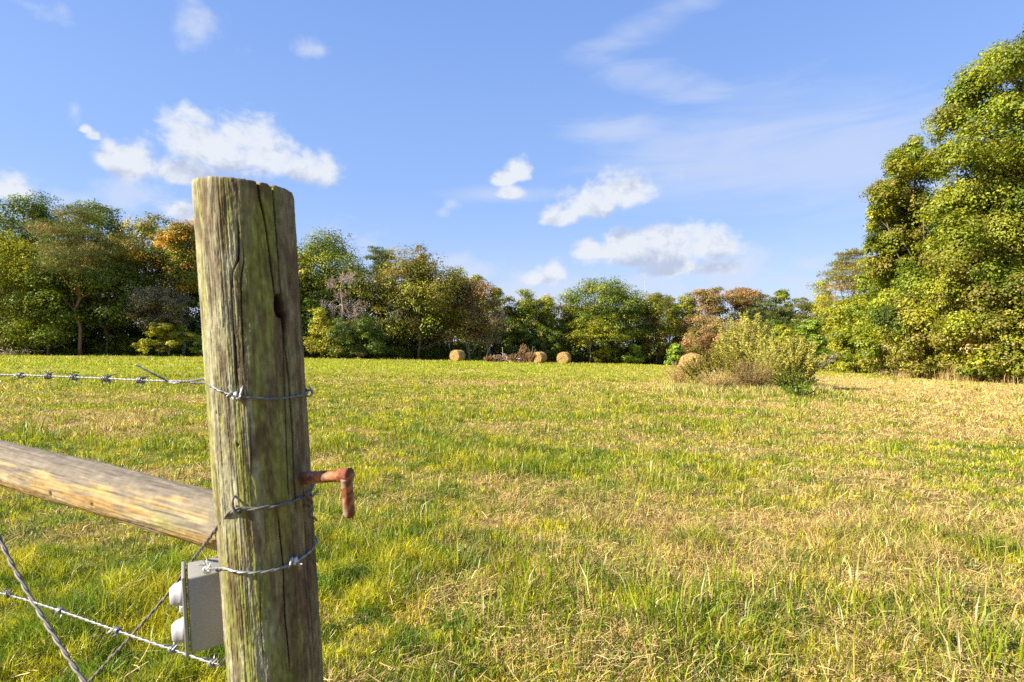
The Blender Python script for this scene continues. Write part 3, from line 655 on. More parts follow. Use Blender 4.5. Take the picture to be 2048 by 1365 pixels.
BARK = np.array([.16, .125, .095]); PALEBARK = np.array([.34, .30, .25]); REDBARK = np.array([.24, .13, .09])
def tree(name, label, px, top, Y, w, shape, palette, n=12000, leaf=.27, bot=.2, nc=70, seed=0, bark=BARK, elong=.62, squash=.75, needles=False, cat='tree', group=None, lean=0., rcf=1., nl=12, baseY=None, base_px=None, topjit=0.10, trunk=True, lobes=None):
    rg = np.random.default_rng(seed * 101 + 13)
    x0 = X(px, Y); y0 = Y; bx = X(base_px, Y) if base_px is not None else x0
    zb = float(gz(bx, y0)); zt = Z(top, Y); H = zt - zb; Wm = w / F * Y * 1.14
    root = empty(name, (bx, y0, zb)); tag(root, label, cat, group)
    z0 = zb + bot * H; Hc = zt - z0
    rc0 = min(Wm * .5, Hc * .5) * .36 * rcf; asp = max(1., Hc / Wm * .62); n = int(n * (2.0 if Y > 50 else 1.5)); leaf = leaf * (.86 if Y > 50 else 1); nc = int(nc * (1 + (asp - 1) * .9)); n = int(n * (1 + (asp - 1) * .35))
    t = rg.random(nc * 6); a = rg.random(nc * 6) * 2 * np.pi
    Rt = PROF[shape](t) * (Wm / 2) * (1 + .22 * np.sin(a * 2 + seed) + .16 * np.sin(a * 3 + t * 5 + seed * 2.3))
    keep = np.where(rg.random(nc * 6) < np.clip(Rt / (Wm / 2), .12, 1))[0][:nc]
    t, a, Rt = t[keep], a[keep], Rt[keep]
    rr_ = np.maximum(Rt - rc0 * .7, Rt * .25) * rg.random(len(t)) ** .38
    rc = rc0 * np.exp(rg.normal(0, .25, len(t)))
    cl = np.stack([x0 + lean * t * Wm + rr_ * np.cos(a), y0 + rr_ * np.sin(a), z0 + rc0 * .5 + t * (Hc - rc0 * 1.2) + rg.normal(0, topjit * rc0, len(t))], -1)
    if lobes:
        cl = []; rc = []
        for a_, b_, r_ in lobes:
            for q_ in range(3):
                Yq = Y + (0 if q_ == 0 else rg.uniform(-1, 1) * 3.2); rm = r_ / F * Y
                cl.append(P(a_ + rg.normal(0, r_ * .12 * (q_ > 0)), b_ + rg.normal(0, r_ * .12 * (q_ > 0)) + (r_ * .25 if q_ else 0), Yq)); rc.append(rm * (1 if q_ == 0 else .85))
                if q_ and abs(Yq - Y) < rm * .5: pass
        cl = np.array(cl); rc = np.array(rc)
    if lobes:
        o2 = []; r2 = []
        for q_ in range(len(cl)):
            dd_ = np.linalg.norm(cl - cl[q_], axis=1); nb_ = np.argsort(dd_)[1:7]; k_ = rg.choice(nb_)
            o2.append((cl[q_] + cl[k_]) / 2 + rg.normal(0, .25, 3)); r2.append(.62 * min(rc[q_], rc[k_]))
        cl = np.concatenate([cl, o2]); rc = np.concatenate([rc, r2])
    # trunk and limbs
    if trunk:
        m = MB(); r0 = .011 * H + .05
        tp = np.array([x0 + lean * .8 * Wm, y0, zb + H * .88])
        bpnt = np.array([bx, y0, zb - .15])
        pth = limb(m, bpnt, tp, r0 * .8, r0 * .2, bark, rg, .018, 8, 10)
        order = rg.permutation(len(cl))[:nl]
        for k in order:
            c_ = cl[k]; tz = np.clip((c_[2] - zb) * rg.uniform(.55, .8) / H, .1, .85)
            st = pth[min(9, int(tz / .88 * 9))]
            limb(m, st, c_, r0 * .38 * (1 - tz) + .015, .012, bark * rg.uniform(.8, 1.2), rg, .16, 5, 6)
        m.build('trunk', M_bark, root, True)
    m = MB(); crown(m, rg, cl, rc, n, leaf, PAL[palette], elong, squash, needles)
    m.build('crown', M_leaf, root)
    return root
def branches(mb, rg, a, d, L, r, depth, col, spread=.6, up=.1, kids=4, minr=.006):
    n = 5; p = [a]; dd_ = d
    for k in range(n):
        dd_ = nrm(dd_ + rg.normal(size=3) * .16 + [0, 0, up * .3]); p.append(p[-1] + dd_ * L / n)
    p = np.array(p); mb.add(*tube(p, np.linspace(r, max(r * .5, minr), n + 1), 4 if depth < 2 else 6, False), col * rg.uniform(.85, 1.15))
    if depth == 0: return
    for k in range(kids):
        s = rg.uniform(.3, 1.0); q_ = p[min(n, int(s * n + .5))]
        nd = nrm(dd_ + rg.normal(size=3) * spread + [0, 0, up])
        branches(mb, rg, q_, nd, L * rg.uniform(.45, .75), max(r * .5, minr), depth - 1, col, spread, up, kids, minr)
def bare_tree(label, px, top, Y, w, seed, col, stemcol, base=None):
    rg = np.random.default_rng(seed); x0 = X(px, Y); zb = float(gz(x0, Y)); zt = Z(top, Y); H = zt - zb
    root = empty('dead_tree', (x0, Y, zb)); tag(root, label, 'tree')
    m = MB(); pth = limb(m, [x0 + .1 * H * .3, Y, zb - .1], [x0 - .02 * H, Y, zb + H * .92], .014 * H, .03, stemcol, rg, .06, 7, 12); m.build('trunk', M_bark, root, True)
    m = MB()
    for k in range(26):
        s = rg.uniform(.42, 1); q_ = pth[min(11, int(s * 11))]; a = rg.random() * 6.283
        branches(m, rg, q_, nrm(np.array([math.cos(a), math.sin(a), rg.uniform(-.1, .6)])), w / F * Y * .30 * rg.uniform(.6, 1.15) * (1.15 - .5 * s), .035, 3, col, .7, .05, 4, .010)
    m.build('branches', M_bark, root)
    return root
def weed(name, label, px, base_py, top_py, w, ns, palette, leaf=.09, elong=.2, per=60, seed=0, cat='weeds', group=None, lo=.35, Y=None, stem=(.2, .15, .06), droop=.2, sprd=.75, stemr=.005, upleaf=.6):
    rg = np.random.default_rng(seed * 77 + 3)
    if Y is None: x0, Y = plan(px, base_py)
    else: x0 = X(px, Y)
    zb = float(gz(x0, Y)); H = Z(top_py, Y) - zb; W2 = w / F * Y / 2
    root = empty(name, (x0, Y, zb)); tag(root, label, cat, group)
    ms = MB(); ctr = []; td = []
    for k in range(ns):
        r_ = math.sqrt(rg.random()); a = rg.random() * 6.283
        b = np.array([x0 + W2 * (1 - sprd) * 1.3 * r_ * math.cos(a), Y + W2 * (1 - sprd) * 1.3 * r_ * math.sin(a), 0]); b[2] = float(gz(b[0], b[1])) - .02
        hh = H * (1 - .45 * r_ ** 2) * rg.uniform(.72, 1.03)
        e = b + np.array([W2 * sprd * r_ * math.cos(a), W2 * sprd * r_ * math.sin(a), hh])
        t = np.linspace(0, 1, 7)[:, None]; p = b + (e - b) * np.concatenate([t ** 1.5, t ** 1.5, t ** (1 - droop * .5)], 1) + rg.normal(size=(7, 3)) * H * .012
        ms.add(*tube(p, np.linspace(stemr, stemr * .35, 7), 4, False), np.array(stem) * rg.uniform(.7, 1.3))
        s = lo + (1 - lo) * rg.random(per) ** .8; ii = s * 6; i0 = np.minimum(ii.astype(int), 5); fr_ = (ii - i0)[:, None]
        q_ = p[i0] * (1 - fr_) + p[i0 + 1] * fr_
        dv = nrm(rg.normal(size=(per, 3)) * [1, 1, .5] + [0, 0, upleaf]); reach = H * .085 * (1.25 - s)[:, None] * rg.random(per)[:, None]
        ctr.append(q_ + dv * reach); td.append(dv)
    ms.build('stems', M_bark, root)
    ctr = np.concatenate(ctr); td = np.concatenate(td); n = len(ctr)
    v, f = leaf_quads(rg, ctr, nrm(rg.normal(size=(n, 3)) + [-.4, -.3, .4]), leaf, elong, td)
    pc, pw = PAL[palette]; c = pc[rg.choice(len(pc), n, p=pw)] * np.exp(rg.normal(0, .22, n))[:, None]
    mesh_obj('foliage', v, [f], M_leaf, np.repeat(c, 4, 0), root)
    return root

TREES = 'trees along the edge of the wood'
def T(*a, **k): k.setdefault('group', TREES); return tree(*a, **k)
# left wood
T('broadleaf_tree', 'tall green tree cut off by the left edge of the photo, crown against the cloud', -30, 392, 66, 190, 'tall', 'green', 13000, .28, .15, 70, 1)
T('broadleaf_tree', 'bright yellow-green tree lit by the sun at the far left edge', 8, 455, 60, 170, 'tall', 'bright', 13000, .25, .04, 80, 2, nl=8)
T('broadleaf_tree', 'green tree with a thin twiggy top, second from the left edge', 72, 388, 68, 130, 'egg', 'green', 10000, .26, .2, 60, 3)
T('pine_tree', 'olive pine with drooping feathery boughs and a bare reddish trunk', 160, 404, 60, 165, 'egg', 'pineolive', 13000, .42, .42, 60, 4, bark=REDBARK, elong=.16, squash=.40, needles=True, nl=22)
T('broadleaf_tree', 'deep green rounded treetop just behind the feathery olive pine', 200, 396, 71, 120, 'round', 'green', 9000, .27, .25, 50, 5)
T('broadleaf_tree', 'tree turning orange and gold, between the deep green treetop and the post', 282, 414, 67, 135, 'tall', 'orange', 13000, .26, .22, 75, 6, nl=16)
T('broadleaf_tree', 'green tree with orange tips over a slim pale forked trunk, just left of the post', 366, 446, 64, 110, 'umbrella', 'orange', 8000, .26, .42, 50, 7, bark=PALEBARK, nl=14)
T('broadleaf_tree', 'dark green tree mostly hidden behind the near post', 450, 450, 72, 190, 'round', 'dark', 9000, .3, .12, 60, 8)
T('broadleaf_tree', 'shaded dark green tree low behind the reddish pine trunk', 215, 520, 63, 150, 'egg', 'dark', 12000, .24, .22, 70, 9)
T('broadleaf_tree', 'low dull green tree filling the edge left of the reddish pine trunk', 95, 530, 60, 150, 'full', 'green', 12000, .24, .04, 70, 10, nl=6)
T('shrub', 'grey-brown rounded bush in shade below the orange tree', 318, 570, 62, 120, 'round', 'grey', 8000, .2, .25, 50, 11, cat='shrub', nl=6)
T('shrub', 'yellow-green layered shrub at the wood edge just left of the post', 340, 640, 60, 100, 'bush', 'yellow', 6000, .22, .06, 40, 12, cat='shrub', squash=.6, nl=14)
T('shrub', 'small lime shrub low against the near post, below its upper wire', 400, 676, 60, 36, 'bush', 'lime', 900, .2, .2, 14, 13, cat='shrub', nl=4)
# middle left
T('broadleaf_tree', 'broad deep green tree rising just right of the near post', 650, 466, 76, 170, 'round', 'green', 15000, .28, .18, 90, 14)
T('broadleaf_tree', 'yellow-leaved tree edge showing against the right side of the post', 606, 500, 73, 60, 'tall', 'bright', 5000, .26, .2, 36, 15)
bare_tree('bare dead tree with pale grey-brown twigs, standing in front of the deep green tree', 690, 528, 69, 120, 5, np.array([.36, .28, .23]), np.array([.34, .25, .2]))
T('pine_tree', 'round-topped pine showing branches and gaps, left of the big olive tree', 764, 490, 82, 76, 'umbrella', 'pine', 6500, .40, .45, 36, 16, elong=.18, squash=.5, needles=True, nl=18)
T('shrub', 'bright yellow-green young tree beside the right edge of the near post', 642, 612, 66, 74, 'cone', 'yellow', 6500, .22, .05, 60, 17, cat='shrub', nl=5)
T('shrub', 'upright pale green sapling behind the bright yellow young tree', 626, 588, 70, 40, 'tall', 'lime', 3000, .22, .1, 30, 18, cat='shrub', nl=5)
T('shrub', 'wide dark green bush under the bare dead tree', 720, 636, 66, 110, 'bush', 'dark', 10000, .2, .02, 60, 19, cat='shrub', nl=5)
T('broadleaf_tree', 'big olive-green oak, the broadest crown in the middle left of the wood', 835, 508, 75, 200, 'egg', 'olive', 26000, .27, .12, 130, 20, nl=18)
T('broadleaf_tree', 'narrow brown-tipped treetop poking above the big olive oak', 842, 486, 79, 60, 'cone', 'brown', 3500, .26, .5, 24, 21)
T('broadleaf_tree', 'russet brown tree with bare limbs spreading right of the big olive oak', 938, 556, 78, 130, 'round', 'brown', 13000, .24, .18, 80, 22, bark=PALEBARK, nl=22)
T('broadleaf_tree', 'thin grey-brown half-bare tree low beside the leftmost hay bale', 975, 612, 76, 80, 'round', 'grey', 3500, .2, .3, 40, 23, bark=PALEBARK, nl=24)
T('broadleaf_tree', 'dark olive treetop behind the russet tree', 918, 542, 92, 60, 'round', 'olive', 4500, .3, .3, 36, 24)
T('broadleaf_tree', 'green treetop behind the right shoulder of the russet tree', 952, 549, 94, 52, 'round', 'bright', 4500, .3, .3, 36, 25)
T('broadleaf_tree', 'yellow-green treetop left of the three narrow pointed treetops', 992, 576, 94, 50, 'round', 'bright', 5000, .28, .3, 40, 26)
T('broadleaf_tree', 'tallest of the narrow pointed yellow-green treetops near the middle', 1052, 569, 96, 84, 'cone', 'bright', 8000, .28, .2, 45, 27)
T('broadleaf_tree', 'small pointed yellow-green treetop left of the big rounded green tree', 1094, 585, 98, 70, 'cone', 'yellow', 7000, .27, .2, 40, 28)
T('broadleaf_tree', 'small olive pointed treetop between the two yellow-green pointed ones', 1018, 590, 97, 60, 'cone', 'olive', 3500, .27, .25, 36, 29)
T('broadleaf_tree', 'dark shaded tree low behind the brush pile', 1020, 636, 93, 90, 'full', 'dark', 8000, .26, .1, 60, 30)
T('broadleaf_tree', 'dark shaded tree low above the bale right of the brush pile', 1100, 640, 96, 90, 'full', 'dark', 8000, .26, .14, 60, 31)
T('broadleaf_tree', 'olive-brown rounded treetop touching the big green tree on its left', 1142, 594, 101, 60, 'round', 'olive', 5500, .28, .2, 45, 32)
# middle
T('broadleaf_tree', 'big rounded bright green tree in the centre of the far wood', 1216, 556, 100, 150, 'egg', 'green', 22000, .29, .22, 120, 33, nl=16)
T('broadleaf_tree', 'leafy green lower crown in front of the big rounded green tree', 1180, 625, 97, 90, 'round', 'bright', 9000, .26, .28, 60, 34, bark=PALEBARK)
T('broadleaf_tree', 'dark green tree tucked behind the right side of the big rounded green tree', 1275, 588, 106, 60, 'tall', 'dark', 5500, .3, .1, 45, 35)
T('broadleaf_tree', 'olive-brown tall tree right of the big rounded green tree', 1312, 583, 101, 76, 'tall', 'olive', 10000, .27, .12, 70, 36)
T('sapling', 'lime sapling at the foot of the olive-brown tall tree', 1268, 686, 97, 46, 'cone', 'lime', 3200, .24, .05, 36, 37, cat='sapling', nl=5)
T('sapling', 'pale green sapling at the foot of the big rounded green tree', 1210, 690, 98, 50, 'bush', 'bright', 3200, .24, .05, 36, 38, cat='sapling', nl=5)
T('broadleaf_tree', 'fresh green treetop between the olive-brown tree and the flat-topped russet tree', 1372, 592, 104, 62, 'round', 'bright', 7000, .28, .2, 50, 39)
T('broadleaf_tree', 'pale wispy treetop just right of the olive-brown tall tree', 1342, 592, 108, 40, 'cone', 'olive', 2600, .26, .3, 30, 40)
T('broadleaf_tree', 'flat-topped russet tree with pale limbs showing through its crown', 1420, 566, 100, 84, 'umbrella', 'redbrown', 6500, .26, .34, 52, 41, bark=PALEBARK, squash=.45, nl=26)
T('broadleaf_tree', 'brown half-bare tree below the flat-topped russet crown', 1405, 622, 97, 90, 'round', 'brown', 6000, .24, .2, 56, 42, bark=PALEBARK, nl=20)
T('broadleaf_tree', 'dark reddish-brown treetop right of the flat-topped russet tree', 1490, 572, 102, 84, 'umbrella', 'redbrown', 8500, .27, .3, 56, 43, squash=.55, nl=16)
T('shrub', 'reddish-brown thicket behind the partly hidden hay bale', 1402, 656, 66, 110, 'bush', 'redbrown', 9000, .2, .1, 60, 44, cat='shrub', nl=20)
T('shrub', 'low lime-green shrub left of the reddish-brown thicket', 1352, 688, 60, 40, 'bush', 'lime', 2600, .2, .05, 26, 45, cat='shrub', nl=4)
T('pine_tree', 'soft green pine left of the rounded dark treetop', 1527, 584, 98, 76, 'egg', 'pine', 9000, .38, .2, 56, 46, elong=.18, squash=.42, needles=True, nl=14)
T('broadleaf_tree', 'dark green rounded treetop right of the soft green pine', 1568, 576, 100, 52, 'round', 'green', 6000, .28, .2, 45, 47)
T('pine_tree', 'olive pine with layered boughs left of the pointed yellow-green tree', 1607, 592, 94, 56, 'egg', 'pineolive', 7000, .38, .2, 50, 48, elong=.18, squash=.35, needles=True, nl=14)
T('broadleaf_tree', 'pointed yellow-green tree at the gap before the right-hand wood', 1643, 563, 92, 78, 'cone', 'yellow', 9000, .26, .25, 50, 49)
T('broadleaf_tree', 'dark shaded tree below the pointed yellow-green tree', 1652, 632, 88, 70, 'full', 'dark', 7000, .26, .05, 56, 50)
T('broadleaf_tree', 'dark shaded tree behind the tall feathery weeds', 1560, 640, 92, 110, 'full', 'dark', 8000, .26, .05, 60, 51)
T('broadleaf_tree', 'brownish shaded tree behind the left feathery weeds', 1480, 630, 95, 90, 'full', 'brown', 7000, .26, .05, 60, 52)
T('sapling', 'pale green slender sapling just above the right feathery weeds', 1612, 630, 64, 48, 'tall', 'lime', 3200, .22, .25, 34, 53, cat='sapling', nl=10)
T('sapling', 'green slender sapling between the two clumps of feathery weeds', 1572, 648, 62, 50, 'tall', 'bright', 3200, .22, .25, 34, 54, cat='sapling', nl=10)
# right wood
T('pine_tree', 'brown-tipped pine with level layered boughs at the left end of the right-hand wood', 1704, 484, 57, 130, 'egg', 'pinebrown', 15000, .30, .25, 64, 55, elong=.18, squash=.28, needles=True, nl=26)
T('broadleaf_tree', 'yellow-green tree below the brown-tipped layered pine', 1712, 590, 54, 110, 'round', 'bright', 12000, .22, .18, 76, 56, nl=14)
T('shrub', 'green shrub at the foot of the yellow-green tree by the tan grass', 1710, 690, 53, 80, 'bush', 'bright', 6500, .17, .02, 50, 57, cat='shrub', nl=5)
T('shrub', 'dull brownish shrub in front of the dark gap, left of the green shrub', 1668, 706, 58, 50, 'bush', 'grey', 3500, .17, .02, 30, 58, cat='shrub', nl=8)
T('broadleaf_tree', 'tall green tree with a jutting top, second largest on the right', 1836, 246, 41, 185, 'tall', 'big', 76000, .165, .06, 100, 59, nl=30, squash=.95, lobes=[(1822, 306, 28), (1800, 338, 32), (1770, 388, 34), (1848, 352, 40), (1805, 420, 46), (1760, 440, 30), (1752, 494, 26), (1860, 430, 50), (1800, 490, 46), (1850, 520, 54), (1775, 545, 40), (1830, 590, 60), (1880, 610, 60), (1790, 650, 50), (1850, 690, 60)])
T('broadleaf_tree', 'sunlit yellow-green tree leaning out at the left front of the right-hand wood', 1792, 440, 43, 120, 'egg', 'big', 24000, .18, .08, 120, 60, nl=16, rcf=.8)
T('broadleaf_tree', 'huge green tree reaching highest at the right edge of the photo', 2085, 22, 34, 480, 'egg', 'big', 150000, .165, .05, 100, 61, nl=40, squash=.95, lobes=[(2068, 112, 62), (2012, 142, 50), (1968, 172, 48), (1932, 208, 44), (1902, 258, 46), (2130, 150, 90), (2070, 215, 70), (1998, 245, 64), (1945, 312, 62), (1890, 330, 40), (2110, 330, 100), (2030, 340, 80), (1960, 400, 74), (1905, 420, 56), (2090, 460, 110), (2000, 490, 90), (1925, 500, 66), (2060, 600, 110), (1960, 590, 80), (2180, 300, 110), (2200, 480, 130), (2190, 650, 120), (2040, 690, 90)])
T('broadleaf_tree', 'olive-leaved tree in front of the huge green tree, right of the tall jutting one', 1985, 285, 34, 230, 'egg', 'bigolive', 84000, .15, .05, 100, 62, nl=26, squash=.95, lobes=[(2012, 340, 46), (1968, 388, 46), (2050, 400, 60), (1930, 450, 44), (1995, 470, 60), (2060, 510, 66), (1905, 520, 44), (1955, 560, 60), (2020, 600, 70), (1895, 600, 46), (1930, 665, 56), (2000, 690, 60), (2070, 680, 66)])
T('broadleaf_tree', 'olive-green low leafy tree behind the first pale fence post', 1860, 560, 38, 150, 'full', 'bigolive', 26000, .16, .03, 130, 63, nl=10, rcf=.8)
T('broadleaf_tree', 'broad-leaved low tree at the right edge above the tan grass', 2040, 560, 32, 180, 'full', 'bigolive', 28000, .16, .03, 130, 64, nl=10, rcf=.8)
T('shrub', 'feathery bright green young cedar in front of the right-hand wood', 1905, 655, 36.5, 60, 'cone', 'lime', 9000, .13, .02, 70, 65, cat='shrub', elong=.2, needles=True, nl=5)
T('shrub', 'red sumac shrub at the right edge of the photo', 2046, 712, 31.5, 50, 'bush', 'red', 2600, .15, .05, 26, 66, cat='shrub', nl=8)
T('shrub', 'dense green shrub between the two pale fence posts', 1965, 672, 34.5, 120, 'bush', 'bigolive', 15000, .14, .01, 80, 67, cat='shrub', nl=5)
T('shrub', 'mixed green and brown shrub left of the first pale fence post', 1775, 668, 46, 90, 'bush', 'bigolive', 9000, .16, .01, 60, 68, cat='shrub', nl=8)
# out of frame to the right and left, where the wood goes on
T('broadleaf_tree', 'green tree continuing the wood beyond the right edge', 2420, 150, 30, 330, 'egg', 'big', 30000, .22, .03, 170, 69, rcf=.6)
T('broadleaf_tree', 'green tree continuing the wood beyond the left edge', -190, 420, 63, 190, 'tall', 'green', 9000, .3, .05, 60, 70)

# dense shaded woodland filling in behind the front trees
def wood_mass():
    rg = np.random.default_rng(99)
    SK = np.array([(-500, 470), (-100, 460), (100, 470), (230, 480), (330, 500), (420, 520), (600, 530), (730, 560), (870, 580), (960, 610), (1100, 622), (1300, 612), (1450, 602), (1560, 600), (1660, 606), (1685, 640), (1700, 620), (1780, 520), (1860, 420), (1960, 330), (2080, 260), (2300, 200), (2700, 200)])
    cl = []; rc = []; tm = MB()
    for k in range(3400):
        px = rg.uniform(-450, 2600); Y = tl_y(px) + rg.uniform(1.2, 22) * (1 if px < 1690 else .55)
        py = np.interp(px, SK[:, 0], SK[:, 1]); x = X(px, Y); zb = float(gz(x, Y)); zt = Z(py, Y) - 1.2
        h = zb + (zt - zb) * rg.random() ** (.8 if k % 3 else 3.)
        cl.append((x, Y, h)); rc.append(rg.uniform(.8, 1.7))
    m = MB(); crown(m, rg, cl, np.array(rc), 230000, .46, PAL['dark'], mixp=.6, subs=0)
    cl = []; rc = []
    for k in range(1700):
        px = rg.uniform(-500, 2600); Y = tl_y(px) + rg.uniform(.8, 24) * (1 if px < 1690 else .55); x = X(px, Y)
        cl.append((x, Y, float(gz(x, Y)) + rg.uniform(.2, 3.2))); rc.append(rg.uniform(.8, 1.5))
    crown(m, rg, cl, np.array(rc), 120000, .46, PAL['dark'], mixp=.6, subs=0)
    for k in range(260):
        px = rg.uniform(-300, 2300); Y = tl_y(px) + rg.uniform(1.5, 12) * (1 if px < 1690 else .5); x = X(px, Y); zb = float(gz(x, Y)); py = np.interp(px, SK[:, 0], SK[:, 1]); zt = zb + (Z(py, Y) - zb) * rg.uniform(.5, .85)
        ln = rg.normal(0, .5)
        m.add(*tube([[x, Y, zb - .1], [x + ln * .3, Y, zb * .6 + zt * .4], [x + ln, Y, zt]], [rg.uniform(.08, .2), .1, .03], 5, False), (PALEBARK if rg.random() < .4 else BARK) * rg.uniform(.7, 1.1))
    o = m.build('background_woodland', M_leaf); tag(o, 'dense shaded woodland massed behind the front row of trees', 'woodland', None, 'stuff')
    # rank growth and briars along the foot of the wood
    m = MB(); N_ = 2300; px = rg.uniform(-500, 2500, N_); Y = tl_y(px) + rg.uniform(-.3, 3.5, N_); x = X(px, Y); z = gz(x, Y)
    hh = rg.uniform(.3, 2.3, N_) * (.5 + .9 * vnoise(px * .012, px * 0, 6))
    crown(m, rg, np.stack([x, Y, z + hh * .5], -1), np.maximum(.3, hh * .6), 95000, .18, PAL['green'], mixp=.6, subs=0)
    N2 = 500; px = rg.uniform(-500, 2500, N2); Y = tl_y(px) + rg.uniform(-.6, .6, N2); x = X(px, Y); z = gz(x, Y)
    crown(m, rg, np.stack([x, Y, z + .2], -1), rg.uniform(.2, .45, N2), 12000, .15, PAL['olive'], mixp=.5, subs=0)
    o = m.build('undergrowth', M_leaf); tag(o, 'low tangled undergrowth along the shaded foot of the wood', 'undergrowth', None, 'stuff')
wood_mass()

# ------------------------------------------------------------------ hay bales
def bale(label, px, Y, yaw, seed, rad=.68, ln=1.2):
    rg = np.random.default_rng(seed); x0 = X(px, Y); zb = float(gz(x0, Y)) - .03
    ax = np.array([math.cos(yaw), math.sin(yaw), 0]); sd = np.array([-math.sin(yaw), math.cos(yaw), 0]); up = np.array([0, 0, 1.]); c = np.array([x0, Y, zb + rad * .97])
    root = empty('hay_bale', (x0, Y, zb)); tag(root, label, 'hay bale', 'round hay bales in the field')
    na, nl_ = 96, 40; a = np.arange(na) / na * 2 * np.pi; l = np.linspace(-ln / 2, ln / 2, nl_)
    Ll, Aa = np.meshgrid(l, a, indexing='ij')
    rr_ = rad + (fbm(Aa * 6, Ll * 5 + seed, seed, 4) - .5) * .09 + (vnoise(Aa * 2 + 1, Ll * 34, seed) - .5) * .02 - .05 * sstep(ln / 2 - .08, ln / 2, np.abs(Ll))
    sag = 1 - .05 * (np.sin(Aa) < -.5)
    V = c + ax * Ll[..., None] + sd * (np.cos(Aa) * rr_)[..., None] + up * (np.sin(Aa) * rr_ * sag)[..., None]
    i = np.arange(nl_ - 1)[:, None] * na; j = np.arange(na)[None]; j2 = (j + 1) % na
    cs = np.array([.50, .34, .14]); cd_ = np.array([.30, .175, .07])
    col = mixc(np.broadcast_to(cd_, Ll.shape + (3,)), np.broadcast_to(cs, Ll.shape + (3,)), fbm(Aa * 14, Ll * 10, seed + 3, 4)) * (.8 + .4 * vnoise(Aa * 0, Ll * 40, 3))[..., None]
    m = MB(); m.add(V.reshape(-1, 3), [np.stack([i + j, i + j2, i + na + j2, i + na + j], -1).reshape(-1, 4)], col.reshape(-1, 3))
    n = 2500; aa = rg.random(n) * 6.283; ll = (rg.random(n) - .5) * ln; ct = c + ax * ll[:, None] + (sd * np.cos(aa)[:, None] + up * np.sin(aa)[:, None]) * (rad * 1.0)
    out = sd * np.cos(aa)[:, None] + up * np.sin(aa)[:, None]; v, f = leaf_quads(rg, ct, nrm(out + rg.normal(size=(n, 3)) * .6), .16, .09); m.add(v, [f], np.repeat((cs * 1.15) * np.exp(rg.normal(0, .25, n))[:, None], 4, 0))
    m.build('roll', M_hay, root)
    for s in (1, -1):
        nr = 22; rs_ = np.linspace(0.02, 1, nr); Rg, Ag = np.meshgrid(rs_, a, indexing='ij')
        spir = np.sin((Rg * 9 + Ag / 6.283) * 2 * np.pi); bul = .06 * (1 - Rg ** 2) + spir * .012 + (fbm(Ag * 9, Rg * 9, seed + 8, 3) - .5) * .05 - .08 * np.exp(-(Rg / .12) ** 2)
        rim = rr_[0 if s < 0 else -1][None] * Rg
        V = c + ax * (s * (ln / 2 + bul))[..., None] + sd * (np.cos(Ag) * rim)[..., None] + up * (np.sin(Ag) * rim * sag[0][None])[..., None]
        col = mixc(np.broadcast_to(cd_ * .9, Rg.shape + (3,)), np.broadcast_to(cs * 1.05, Rg.shape + (3,)), sstep(-.6, .8, spir * .6 + (fbm(Ag * 8, Rg * 14, seed + 9, 3) - .5) * 2))
        i = np.arange(nr - 1)[:, None] * na
        m = MB(); m.add(V.reshape(-1, 3), [np.stack([i + j, i + j2, i + na + j2, i + na + j], -1).reshape(-1, 4)], col.reshape(-1, 3))
        n = 500; aa = rg.random(n) * 6.283; r2 = rad * np.sqrt(rg.random(n)) * .97; ct = c + ax * s * (ln / 2 + .07) + (sd * np.cos(aa)[:, None] + up * np.sin(aa)[:, None]) * r2[:, None]
        v, f = leaf_quads(rg, ct, nrm(ax * s + rg.normal(size=(n, 3)) * .5), .18, .08); m.add(v, [f], np.repeat(cs * np.exp(rg.normal(0, .25, n))[:, None], 4, 0))
        m.build('end_face', M_hay, root)
bale('round tan hay bale standing alone, leftmost of the bales', 915, 66, R(60), 1)
bale('round hay bale beside the rusty dried weeds and brush pile', 1079, 67, R(55), 2)
bale('round hay bale showing its spiral end, right of the brush pile', 1128, 66, R(68), 3, .70)
bale('round hay bale half hidden behind the tall weeds in the middle of the field', 1384, 34, R(62), 4, .66)
bale('small far hay bale in the gap right of the tall feathery weeds', 1637, 98, R(55), 5, .62)

# ------------------------------------------------------------------ weeds in the field, brush pile, far fence posts, mast
WD = 'tall weeds growing in the field'
weed('tall_weed', 'tallest feathery yellow-green weed clump, behind the middle of the weedy patch', 1490, 772, 616, 120, 130, 'feather', .095, .28, 150, 1, 'weeds', WD, lo=.2)
weed('tall_weed', 'feathery pale weed clump at the right end of the weedy patch', 1592, 780, 664, 115, 110, 'feather', .09, .26, 150, 2, 'weeds', WD, lo=.2, stem=(.22, .17, .06))
weed('tall_weed', 'grey-green wispy weed clump between the two feathery clumps', 1545, 778, 660, 110, 90, 'feather', .085, .2, 70, 3, 'weeds', WD, lo=.25)
weed('goldenrod', 'yellow goldenrod in front of the partly hidden hay bale', 1402, 774, 704, 84, 80, 'gold', .07, .3, 70, 4, 'weeds', WD, lo=.3)
weed('goldenrod', 'olive and yellow weed clump between the goldenrod and the tallest feathery weeds', 1450, 776, 676, 90, 80, 'gold', .07, .28, 60, 5, 'weeds', WD, lo=.3)
weed('dry_grass_clump', 'pale dry grass clump at the left end of the weedy patch by the hay bale', 1358, 768, 716, 66, 110, 'wheat', .10, .10, 20, 6, 'grass clump', WD, lo=.1, stem=(.50, .36, .13), stemr=.006, upleaf=1.5)
weed('dry_grass_clump', 'tan dry grass clump in front of the olive weeds', 1430, 784, 732, 84, 130, 'wheat', .10, .10, 22, 7, 'grass clump', WD, lo=.1, stem=(.52, .38, .14), stemr=.006, upleaf=1.5)
